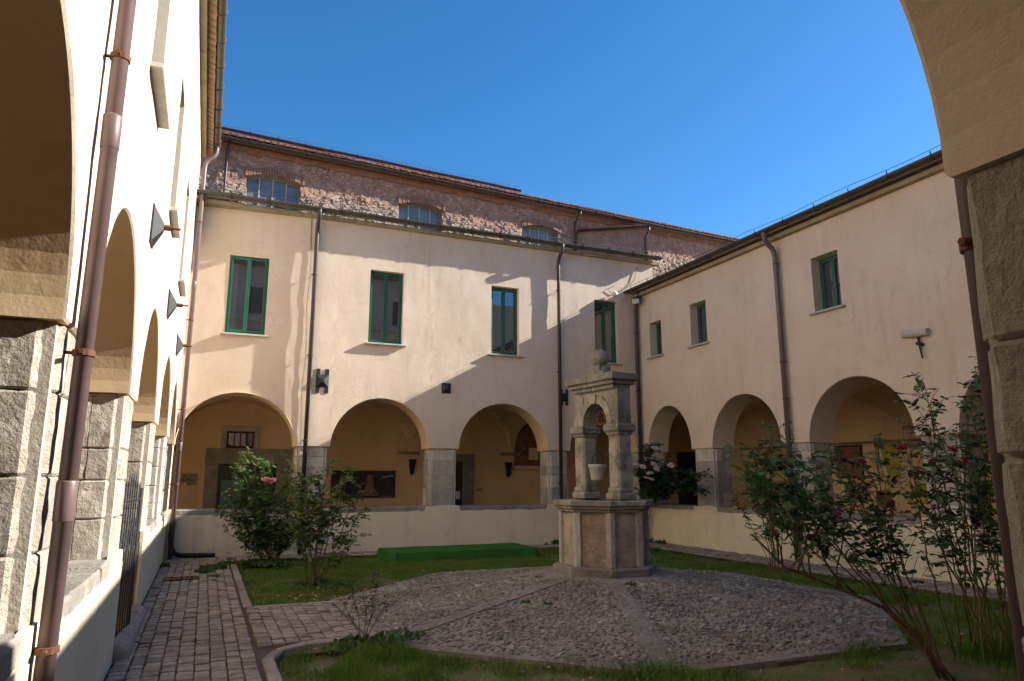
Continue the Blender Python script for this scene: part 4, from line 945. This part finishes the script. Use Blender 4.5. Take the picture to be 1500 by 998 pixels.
# floodlights at the corner
def flood(name, label, c, n, mat_g):
    e = tag(empty(name, c), label, 'lamp'); c = Vector(c); n = Vector(n).normalized(); x = n.cross(Vector((0, 0, 1))).normalized(); y = x.cross(n)
    m_ = MB(); m_.box8([tuple(c + x * a + y * b + n * d) for d, k in ((-.07, .6), (.05, 1)) for a, b in ((-.13 * k, -.09 * k), (.13 * k, -.09 * k), (.13 * k, .09 * k), (-.13 * k, .09 * k))]); m_.build('housing', 'black_plastic', e)
    m_ = MB(); m_.add([tuple(c + x * a + y * b + n * .053) for a, b in ((-.11, -.07), (.11, -.07), (.11, .07), (-.11, .07))], [(0, 1, 2, 3)]); m_.build('lamp_glass', mat_g, e)
    m_ = MB(); tube(m_, [c + x * .14, c + x * .14 - n * .06 + Vector((0, 0, .10)), c - x * .14 - n * .06 + Vector((0, 0, .10)), c - x * .14], .012, 6); m_.build('yoke', 'iron', e)
    return e
flood('floodlight', 'black floodlight tucked under the shaded eave in the corner', (11.14, 16.85, 6.80), (-.6, -.5, -.45), 'lamp_glass')
cf = tag(empty('floodlight', (10.55, 17.1, 7.0)), 'small white floodlight with cables high on the sunlit corner of the far wall', 'lamp')
m_ = MB(); lathe(m_, (10.56, 17.06, 6.98), [(.02, -.07), (.07, -.05), (.09, 0), (.085, .05), (.03, .09)], 12); m_.build('housing', 'white_paint', cf, smooth=True)
m_ = MB(); tube(m_, [(10.56, 17.18, 7.0), (10.75, 17.17, 7.10), (11.0, 17.17, 7.22), (11.3, 17.17, 7.5), (11.45, 17.17, 7.95)], .009, 5); tube(m_, [(10.56, 17.18, 7.0), (10.4, 17.17, 7.14), (10.62, 17.17, 7.28)], .008, 5); m_.build('cable', 'wire', cf)

# ---------------------------------------------------------------- grass
def mesh_np(name, co, quads=None, tris=None):
    me = bpy.data.meshes.new(name); nf = (len(quads) if quads is not None else 0) + (len(tris) if tris is not None else 0)
    loops = np.concatenate([a.ravel() for a in (quads, tris) if a is not None]).astype(np.int32)
    tot = np.concatenate([np.full(len(a), a.shape[1], np.int32) for a in (quads, tris) if a is not None])
    me.vertices.add(len(co)); me.vertices.foreach_set('co', co.astype(np.float32).ravel())
    me.loops.add(len(loops)); me.loops.foreach_set('vertex_index', loops)
    me.polygons.add(nf); me.polygons.foreach_set('loop_start', np.concatenate([[0], np.cumsum(tot)[:-1]]).astype(np.int32))
    me.update(calc_edges=True); me.validate(); return me
def blades(P, h, w, rs, lean=.55):
    n = len(P); a = rs.uniform(0, 2 * np.pi, n); b = a + rs.uniform(-.7, .7, n) + np.pi / 2
    sd = np.stack([np.cos(a), np.sin(a), np.zeros(n)], 1) * w[:, None]
    ln = np.stack([np.cos(b), np.sin(b), np.zeros(n)], 1) * (h * rs.uniform(.1, lean, n))[:, None]
    up = np.stack([np.zeros(n), np.zeros(n), h], 1)
    co = np.stack([P - sd, P + sd, P + up * .55 + ln * .35 + sd * .8, P + up * .55 + ln * .35 - sd * .8, P + up * .95 + ln], 1).reshape(-1, 3)
    i = np.arange(n)[:, None] * 5
    return co, i + np.array([[0, 1, 2, 3]]), i + np.array([[3, 2, 4]])
rs = np.random.RandomState(4)
N_ = 430000
pts = np.stack([rs.uniform(.70, 10.42, N_), rs.uniform(3.4, 16.45, N_)], 1)
dx, dy = pts[:, 0] - CX, pts[:, 1] - CY
oc = np.max([dx * math.cos(R(45 * k)) + dy * math.sin(R(45 * k)) for k in range(8)], axis=0) / math.cos(R(22.5))
keep = oc > MR - .09 + .08 * np.sin(pts[:, 0] * 5) * np.sin(pts[:, 1] * 4.3)
keep &= ~((pts[:, 0] < 2.4) & (pts[:, 1] > 7.97) & (pts[:, 1] < 10.30)); keep &= ~((pts[:, 0] < 1.12) & (pts[:, 1] > 7.35) & (pts[:, 1] < 8) & ((pts[:, 0] - .7) < (pts[:, 1] - 7.35) * .65))
keep &= ~((pts[:, 0] > x0 - .03) & (pts[:, 0] < x1 + .03) & (pts[:, 1] > y0 - .03) & (pts[:, 1] < y1 + .03))
pts = pts[keep]
nv = np.array([nz(x * .9, y * .9, 7) + .6 * nz(x * 2.7, y * 2.7, 3) for x, y in pts])
front_ = (pts[:, 1] < 7.6)
dens = np.where(front_, np.clip(.50 + 1.5 * nv, .05, 1), np.clip(.80 + .8 * nv, .30, 1))
k_ = rs.uniform(0, 1, len(pts)) < dens; pts = pts[k_]; nv = nv[k_]
zz = np.array([lawn_h(x, y) for x, y in pts]) - .025
h_ = rs.uniform(.025, .065, len(pts)) * (1 + 1.0 * np.clip(nv, -.5, .8)) * np.where(front_[k_], 1.0 + 1.6 * np.clip(nv, 0, .6), 1.0); w_ = rs.uniform(.0025, .005, len(pts))
co, q_, t_ = blades(np.column_stack([pts, zz]), h_, w_, rs, .9)
tag(link('grass', mesh_np('grass', co, q_, t_), 'grass'), 'short patchy green grass covering the courtyard lawn', 'grass', kind='stuff')

# ---------------------------------------------------------------- leaves, roses, weeds
class Leaves:
    def __init__(s): s.v = []; s.f = []
    def leaflet(s, p, d, n, L):
        d = d.normalized(); sd = d.cross(n)
        if sd.length < 1e-4: sd = d.orthogonal()
        sd.normalize(); n = sd.cross(d); b = len(s.v)
        s.v += [p, p + d * L * .3 + sd * L * .36 + n * L * .07, p + d * L * .7 + sd * L * .34 + n * L * .04, p + d * L - n * L * .12, p + d * L * .7 - sd * L * .34 + n * L * .04, p + d * L * .3 - sd * L * .36 + n * L * .07]
        s.f += [(b, b + 1, b + 2, b + 3), (b, b + 3, b + 4, b + 5)]
    def compound(s, p, d, L, rg, n=None):
        d = d.normalized(); n = n or Vector((rg.uniform(-.5, .5), rg.uniform(-.5, .5), 1)).normalized()
        sd = d.cross(n); sd = sd.normalized() if sd.length > 1e-4 else d.orthogonal().normalized()
        s.leaflet(p + d * L * 1.25, d + Vector((0, 0, -.25)), n, L)
        for t, k in ((.85, .9), (.35, .75)):
            for sg in (-1, 1):
                if rg.random() < .9: s.leaflet(p + d * L * t, d * .5 + sd * sg + Vector((0, 0, rg.uniform(-.4, .1))), n, L * k * rg.uniform(.8, 1.1))
    def build(s, name, mat, parent, kind='stuff'):
        if not s.v: return None
        me = bpy.data.meshes.new(name); me.from_pydata([tuple(v) for v in s.v], [], s.f); me.update()
        me.polygons.foreach_set('use_smooth', [True] * len(me.polygons))
        return link(name, me, mat, parent, kind)
def blossom(p, size, rg, up=Vector((0, 0, 1))):
    mb = MB(); x = up.orthogonal().normalized(); y = up.cross(x)
    for ring_, (nn, rad, tilt) in enumerate(((5, .35, 1.35), (6, .65, 1.0), (7, 1.0, .45))):
        for k in range(nn):
            a = 2 * math.pi * (k + rg.uniform(-.2, .2)) / nn + ring_; o = x * math.cos(a) + y * math.sin(a); t = y * math.cos(a) - x * math.sin(a)
            w = size * .62 * (.6 + .4 * rad); L_ = size * (.75 + .25 * rad); vs = []
            for i, (f, ww) in enumerate(((0, .35), (.5, 1), (.85, .9), (1, .55))):
                r_ = o * math.cos(tilt) * L_ * f + up * math.sin(tilt) * L_ * f * (1 - .25 * f) + o * size * .12 * rad
                cup = up * size * .10
                vs += [p + r_ - t * w * ww * .5 + cup, p + r_ + (o * .04 * size if i == 3 else o * 0), p + r_ + t * w * ww * .5 + cup]
            mb.add(vs, [(i * 3 + j, i * 3 + j + 1, i * 3 + j + 4, i * 3 + j + 3) for i in range(3) for j in range(2)])
    return mb
def rose(name, label, base, canes, lmat, leaf=.045, seed=1, twigs=7, per_twig=5, cane_r=.009, cmat='cane_green', flowers=(), fmat='petal_red', bare=.35, tw_len=(.12, .4), group=None, red_tip=0.0, buds=0, spread=.08, trunk=None, steep=False):
    rg = random.Random(seed); root = tag(empty(name, base), label, 'rose bush', group); base = Vector(base); LV = Leaves(); LR = Leaves(); tips = []
    if trunk:
        mb = MB(); tube(mb, [base + Vector((0, 0, -.03))] + [Vector(q) for q in trunk], [cane_r * (2.2 - 1.2 * i / len(trunk)) for i in range(len(trunk) + 1)], 8); mb.build('trunk', cmat, root, smooth=True)
    for ci, tip in enumerate(canes):
        tip = Vector(tip); b0 = base + Vector((rg.uniform(-spread, spread), rg.uniform(-spread, spread), -.02))
        if trunk and ci % 4:
            pp = [base] + [Vector(q) for q in trunk]; t = rg.uniform(.15, .98) * (len(pp) - 1); b0 = pp[int(t)].lerp(pp[int(t) + 1], t - int(t))
            if b0.x < tip.x - .6: b0 = pp[0].lerp(pp[1], rg.random())
        L_ = (tip - b0).length
        m1 = b0 + (tip - b0) * .5 + Vector((rg.uniform(-.10, .10), rg.uniform(-.10, .10), .14 + .10 * rg.random())) * L_ * .6
        if steep: m1 = b0 + Vector(((tip.x - b0.x) * .1, (tip.y - b0.y) * .08, (tip.z - b0.z) * 1.15))
        n = 14; ps = [b0 * (1 - t) ** 2 + m1 * 2 * t * (1 - t) + tip * t * t for t in [i / n for i in range(n + 1)]]
        ps = [p + Vector((nz(p.x * 4, p.y * 4, p.z * 4 + seed), nz(p.z * 4, p.x * 4, seed), 0)) * .035 for p in ps]
        mb = MB(); tube(mb, ps, [cane_r * (1 - .68 * i / n) for i in range(n + 1)], 6)
        for k in range(twigs):
            t = bare + (1 - bare) * (k + rg.random()) / twigs; i = min(n - 1, int(t * n)); p = ps[i].lerp(ps[i + 1], t * n - i); ax_ = (ps[i + 1] - ps[i]).normalized()
            o = Vector((rg.uniform(-1, 1), rg.uniform(-1, 1), rg.uniform(-.2, 1))).normalized(); d = (o + ax_ * .5 + Vector((0, 0, .3))).normalized()
            tl = rg.uniform(*tw_len); e = p + d * tl + Vector((0, 0, -tl * .12))
            tp = arc(p, p + d * tl * .55 + Vector((0, 0, tl * .12)), e, 4); tube(mb, tp, [cane_r * .38, cane_r * .34, cane_r * .3, cane_r * .24, cane_r * .16], 5)
            use = LR if rg.random() < red_tip * t else LV
            for j in range(per_twig):
                s = .2 + .8 * (j + rg.random() * .6) / per_twig; ii = min(3, int(s * 4)); q = Vector(tp[ii]).lerp(Vector(tp[ii + 1]), min(1, s * 4 - ii))
                dd = Vector((rg.uniform(-1, 1), rg.uniform(-1, 1), rg.uniform(-.5, .5))); use.compound(q, dd, leaf * rg.uniform(.65, 1.2), rg)
            tips.append(Vector(tp[-1]))
        for j in range(int(3 + 4 * L_ * .5)):
            t = bare + (1 - bare) * rg.random(); i = min(n - 1, int(t * n)); LV.compound(ps[i], Vector((rg.uniform(-1, 1), rg.uniform(-1, 1), rg.uniform(-.2, .6))), leaf * rg.uniform(.7, 1.2), rg)
        mb.build('cane', cmat, root, smooth=True); tips.append(tip)
    LV.build('foliage', lmat, root); LR.build('young_foliage', 'leaf_red', root)
    for f in flowers:
        p = Vector(f[:3]); s = f[3] if len(f) > 3 else .05
        near_ = min(tips, key=lambda q: (q - p).length); m_ = MB(); tube(m_, arc(near_, near_.lerp(p, .5) + Vector((0, 0, -.02)), p, 4), .0035, 4); m_.build('flower_stalk', cmat, root)
        blossom(p, s, rg, Vector((rg.uniform(-.5, .3), rg.uniform(-.9, -.2), .8)).normalized()).build('blossom', f[4] if len(f) > 4 else fmat, root, smooth=True)
    top = sorted(tips, key=lambda q: -q.z)[:buds]
    for q in top:
        e = q + Vector((rg.uniform(-.03, .03), rg.uniform(-.03, .03), rg.uniform(.06, .14))); m_ = MB(); tube(m_, [q, e, e + Vector((0, 0, .012)), e + Vector((0, 0, .03))], [.003, .003, .011, .002], 6); m_.build('rose_bud', 'cane_green', root)
    return root
# left pair on the lawn
def ring_tips(c, rx, ry, z0, z1, n, seed):
    rg = random.Random(seed); o = []
    for k in range(n):
        a = 2 * math.pi * (k + rg.random() * .7) / n; r = rg.uniform(.55, 1); o.append((c[0] + rx * r * math.cos(a), c[1] + ry * r * math.sin(a), rg.uniform(z0, z1)))
    return o
rose('rose_bush', 'dense leafy rose bush with one pink and white bloom in front of the stone doorway', (1.33, 15.3, .0), ring_tips((1.35, 15.3), 1.05, .6, .8, 1.75, 22, 3) + [(.45, 15.1, 1.35), (.30, 15.2, 1.05), (.60, 15.0, 2.08), (.85, 15.2, 2.1), (.72, 15.1, 1.95), (1.0, 15.0, 2.0), (.5, 15.1, 1.85), (1.15, 15.1, 1.95), (.40, 15.0, .72), (1.95, 15.0, 1.7), (1.55, 15.1, 1.85)], 'leaf_mid', .060, 11, twigs=12, per_twig=7, bare=.16, tw_len=(.15, .42),
     flowers=((1.12, 14.72, 1.66, .115, 'petal_pink'), (1.22, 14.70, 1.66, .09, 'petal_pink')), fmat='petal_pink')
rose('rose_bush', 'open yellowing rose bush with broad leaves and bare lower canes on the lawn', (1.74, 12.25, .0), [(2.30, 12.3, 1.92), (1.95, 12.2, 2.0), (2.45, 12.1, 1.15), (1.50, 12.3, 1.75), (1.30, 12.2, 1.45), (2.48, 12.4, 1.55), (1.75, 12.1, 1.75), (2.1, 12.5, 1.5), (1.45, 12.0, 1.05), (2.4, 12.0, .75), (1.9, 12.1, 1.35), (2.15, 12.1, 1.65), (1.62, 12.35, 1.3)], 'leaf_yellow', .085, 5, twigs=8, per_twig=4, bare=.34, tw_len=(.1, .3), cmat='cane_brown', cane_r=.011)
rose('rose_bush', 'small nearly bare rose plant with withered brown leaves beside the paved path', (1.66, 7.75, .0), [(1.50, 7.7, .66), (1.80, 7.8, .72), (1.62, 7.75, .55), (1.88, 7.7, .48), (1.42, 7.8, .42), (1.72, 7.7, .62)], 'leaf_yellow', .034, 8, twigs=5, per_twig=2, bare=.45, tw_len=(.05, .14), cane_r=.006, red_tip=.9, spread=.03)
rose('rose_bush', 'dark green rose bush with cream white blooms against the shaded parapet', (11.15, 16.95, .0), [(10.7, 13.50, 1.67), (10.6, 13.90, 1.85), (10.8, 14.20, 1.45), (10.6, 14.50, 1.90), (10.7, 14.90, 1.54), (10.5, 15.20, 1.85), (10.6, 15.50, 2.07), (10.7, 15.80, 1.76), (10.6, 15.10, 1.35), (10.5, 14.30, 1.62), (10.6, 15.40, 2.44), (10.75, 13.70, 1.40), (10.5, 14.70, 1.76), (10.5, 15.00, 1.62), (10.55, 15.60, 1.40), (10.5, 14.00, 1.62), (10.6, 16.00, 1.85)], 'leaf_bluegreen', .085, 15, twigs=12, per_twig=7, bare=.5, tw_len=(.12, .32), fmat='petal_white', steep=True,
     flowers=((10.45, 15.2, 2.45, .10), (10.25, 15.0, 2.05, .10), (10.2, 15.4, 2.0, .09), (10.15, 15.0, 1.82, .10), (10.2, 14.8, 1.92, .08), (10.2, 14.2, 2.02, .085), (10.15, 15.6, 2.05, .08), (10.1, 14.9, 1.68, .09), (10.2, 15.25, 1.72, .08)))
# right foreground roses
rose('rose_bush', 'large sprawling rose bush whose long leaning canes reach across towards the well', (6.17, 4.62, .0), [(4.10, 4.9, 1.72), (4.35, 5.0, 1.92), (4.62, 4.9, 2.08), (5.0, 5.1, 1.95), (5.35, 4.9, 2.02), (4.55, 4.8, 1.36), (4.95, 4.7, 1.45), (5.3, 5.2, 1.75), (5.75, 4.9, 1.85), (4.75, 5.2, 1.68), (5.55, 4.7, 1.6), (6.05, 5.0, 2.05), (4.4, 5.1, 1.56), (5.15, 4.8, 1.66), (5.9, 5.1, 1.65), (4.8, 5.0, 1.85), (5.2, 5.3, 1.55), (4.5, 4.9, 1.75), (5.6, 5.2, 1.9), (5.0, 4.7, 1.25), (5.45, 4.9, 1.4), (4.7, 4.8, 1.55), (5.8, 4.8, 1.35)], 'leaf_dark', .068, 23, twigs=9, per_twig=3, bare=.42, tw_len=(.12, .42), cmat='cane_brown', cane_r=.0095, buds=7,
     flowers=((5.52, 4.75, 1.86, .045), (5.45, 4.78, 1.72, .035), (6.12, 4.8, 2.0, .05)), red_tip=.10, spread=.10, trunk=[(6.03, 4.8, .30), (5.78, 4.9, .57), (5.41, 5.1, .75), (5.04, 5.3, .91), (4.67, 5.3, 1.22)])
rose('rose_bush', 'tall rose bush with dark red young leaves and red blooms beside the rough stone pier', (7.25, 5.0, .0), [(6.55, 4.9, 2.72), (6.75, 5.0, 2.35), (7.60, 4.9, 2.98), (7.35, 4.9, 2.5), (6.85, 4.8, 2.02), (7.95, 5.0, 2.45), (7.90, 4.9, 1.75), (7.1, 5.2, 2.75), (6.4, 5.0, 2.25), (7.7, 5.2, 2.1), (7.2, 4.8, 1.7), (6.95, 5.1, 2.2), (6.2, 4.8, 1.9), (6.35, 4.9, 1.6), (7.55, 4.8, 2.7), (6.6, 4.9, 1.75), (7.75, 4.8, 1.4), (7.3, 5.0, 2.15)], 'leaf_dark', .070, 29, twigs=10, per_twig=3, bare=.36, tw_len=(.12, .40), cmat='cane_green', cane_r=.011, red_tip=.32, spread=.28, buds=4,
     flowers=((6.62, 4.65, 1.98, .055), (6.72, 4.62, 1.88, .05), (7.02, 4.7, 2.12, .05), (7.58, 4.85, 3.02, .04), (7.3, 4.7, 1.95, .035)))
rose('rose_bush', 'slim rose bush growing by the brown pipe in front of the shaded parapet', (10.0, 10.8, .0), [(9.7, 10.9, 1.7), (10.2, 10.5, 1.95), (9.9, 10.6, 1.5), (10.3, 11.1, 1.6), (9.6, 11.3, 1.35), (10.1, 11.4, 1.8), (10.4, 10.7, 1.3), (9.8, 10.4, 1.2)], 'leaf_dark', .065, 37, twigs=9, per_twig=5, bare=.3, tw_len=(.12, .35))
rose('rose_bush', 'low leafy rose shoots at the foot of the rough stone pier', (6.9, 4.2, .0), [(6.75, 4.2, 1.15), (7.1, 4.3, 1.45), (6.6, 4.3, .9), (7.3, 4.2, 1.2), (6.95, 4.1, 1.0)], 'leaf_mid', .042, 41, twigs=6, per_twig=4, bare=.4, tw_len=(.08, .22), cane_r=.007)
# weeds between the stones, leaf litter
def weeds(label, spots, seed, mat='leaf_mid'):
    rg = random.Random(seed); LV = Leaves()
    for x, y, r, n, h in spots:
        for k in range(n):
            a = rg.uniform(0, 6.28); q = r * math.sqrt(rg.random()); p = Vector((x + q * math.cos(a), y + q * math.sin(a), .05 + (mound_z(x, y) if octr(x, y) < MR else 0)))
            LV.leaflet(p, Vector((rg.uniform(-1, 1), rg.uniform(-1, 1), rg.uniform(.3, 1.4))), Vector((rg.uniform(-1, 1), rg.uniform(-1, 1), .6)), h * rg.uniform(.5, 1.2))
    o = LV.build('weeds', mat, None); tag(o, label, 'weeds', kind='stuff')
weeds('green weeds sprouting between the paving stones near the drain', [(.28, 14.9, .22, 160, .10), (.15, 14.4, .16, 80, .08), (.28, 13.7, .10, 50, .06), (.30, 13.1, .06, 24, .05), (-.55, 12.6, .05, 20, .05), (-.1, 13.2, .05, 14, .04), (.55, 15.6, .2, 80, .08), (-.58, 15.6, .1, 40, .1)], 2)
weeds('leafy ivy tufts at the wall foot behind the well', [(10.95, 16.6, .22, 140, .12), (11.1, 16.0, .12, 60, .10), (8.55, 17.0, .10, 60, .12), (8.2, 16.9, .06, 20, .06), (9.9, 14.6, .14, 60, .09)], 3, 'leaf_dark')
weeds('dark leafy undergrowth round the feet of the two lawn rose bushes', [(1.33, 15.3, .38, 420, .10), (1.1, 15.5, .3, 160, .10), (1.74, 12.25, .26, 200, .08), (1.95, 12.0, .2, 90, .07), (2.05, 11.7, .25, 90, .06), (1.66, 7.72, .30, 260, .06), (1.45, 7.6, .25, 150, .05), (2.0, 7.55, .25, 140, .05), (4.3, 5.2, .15, 80, .05), (3.7, 5.35, .2, 120, .06)], 6, 'leaf_mid')
weeds('small tufts of green in the pebbled mound', [(3.55, 7.9, .05, 30, .04), (3.75, 7.7, .05, 30, .04), (5.0, 7.9, .04, 24, .05), (4.2, 8.9, .05, 24, .03), (4.9, 8.25, .03, 14, .05)], 4)
rg = random.Random(77); LV = Leaves(); LP = Leaves()
for k in range(420):
    c = rg.random()
    if c < .30: x, y = 1.9 + rg.gauss(0, .5), 11.4 + rg.gauss(0, .35)
    elif c < .55: x, y = rg.uniform(2, 8), rg.uniform(4.8, 6.4)
    elif c < .75: x, y = rg.uniform(-.6, 2), rg.uniform(6, 15)
    else: x, y = CX + rg.gauss(0, 2), CY + rg.gauss(0, 2)
    o = octr(x, y); 
    if o < .95: continue
    z = (mound_z(x, y) + .012) if o < MR else (.075 if in_path(x, y) else lawn_h(x, y) + .02)
    (LP if c < .12 else LV).leaflet(Vector((x, y, z)), Vector((rg.uniform(-1, 1), rg.uniform(-1, 1), rg.uniform(-.1, .3))), Vector((rg.uniform(-.5, .5), rg.uniform(-.5, .5), 1)), rg.uniform(.02, .05))
tag(LV.build('fallen_leaves', 'dead_leaf', None), 'dry brown leaves scattered over the lawn and paving', 'leaves', kind='stuff')
tag(LP.build('fallen_petals', 'petal_pink', None), 'pink rose petals fallen under the yellowing rose bush', 'petals', kind='stuff')
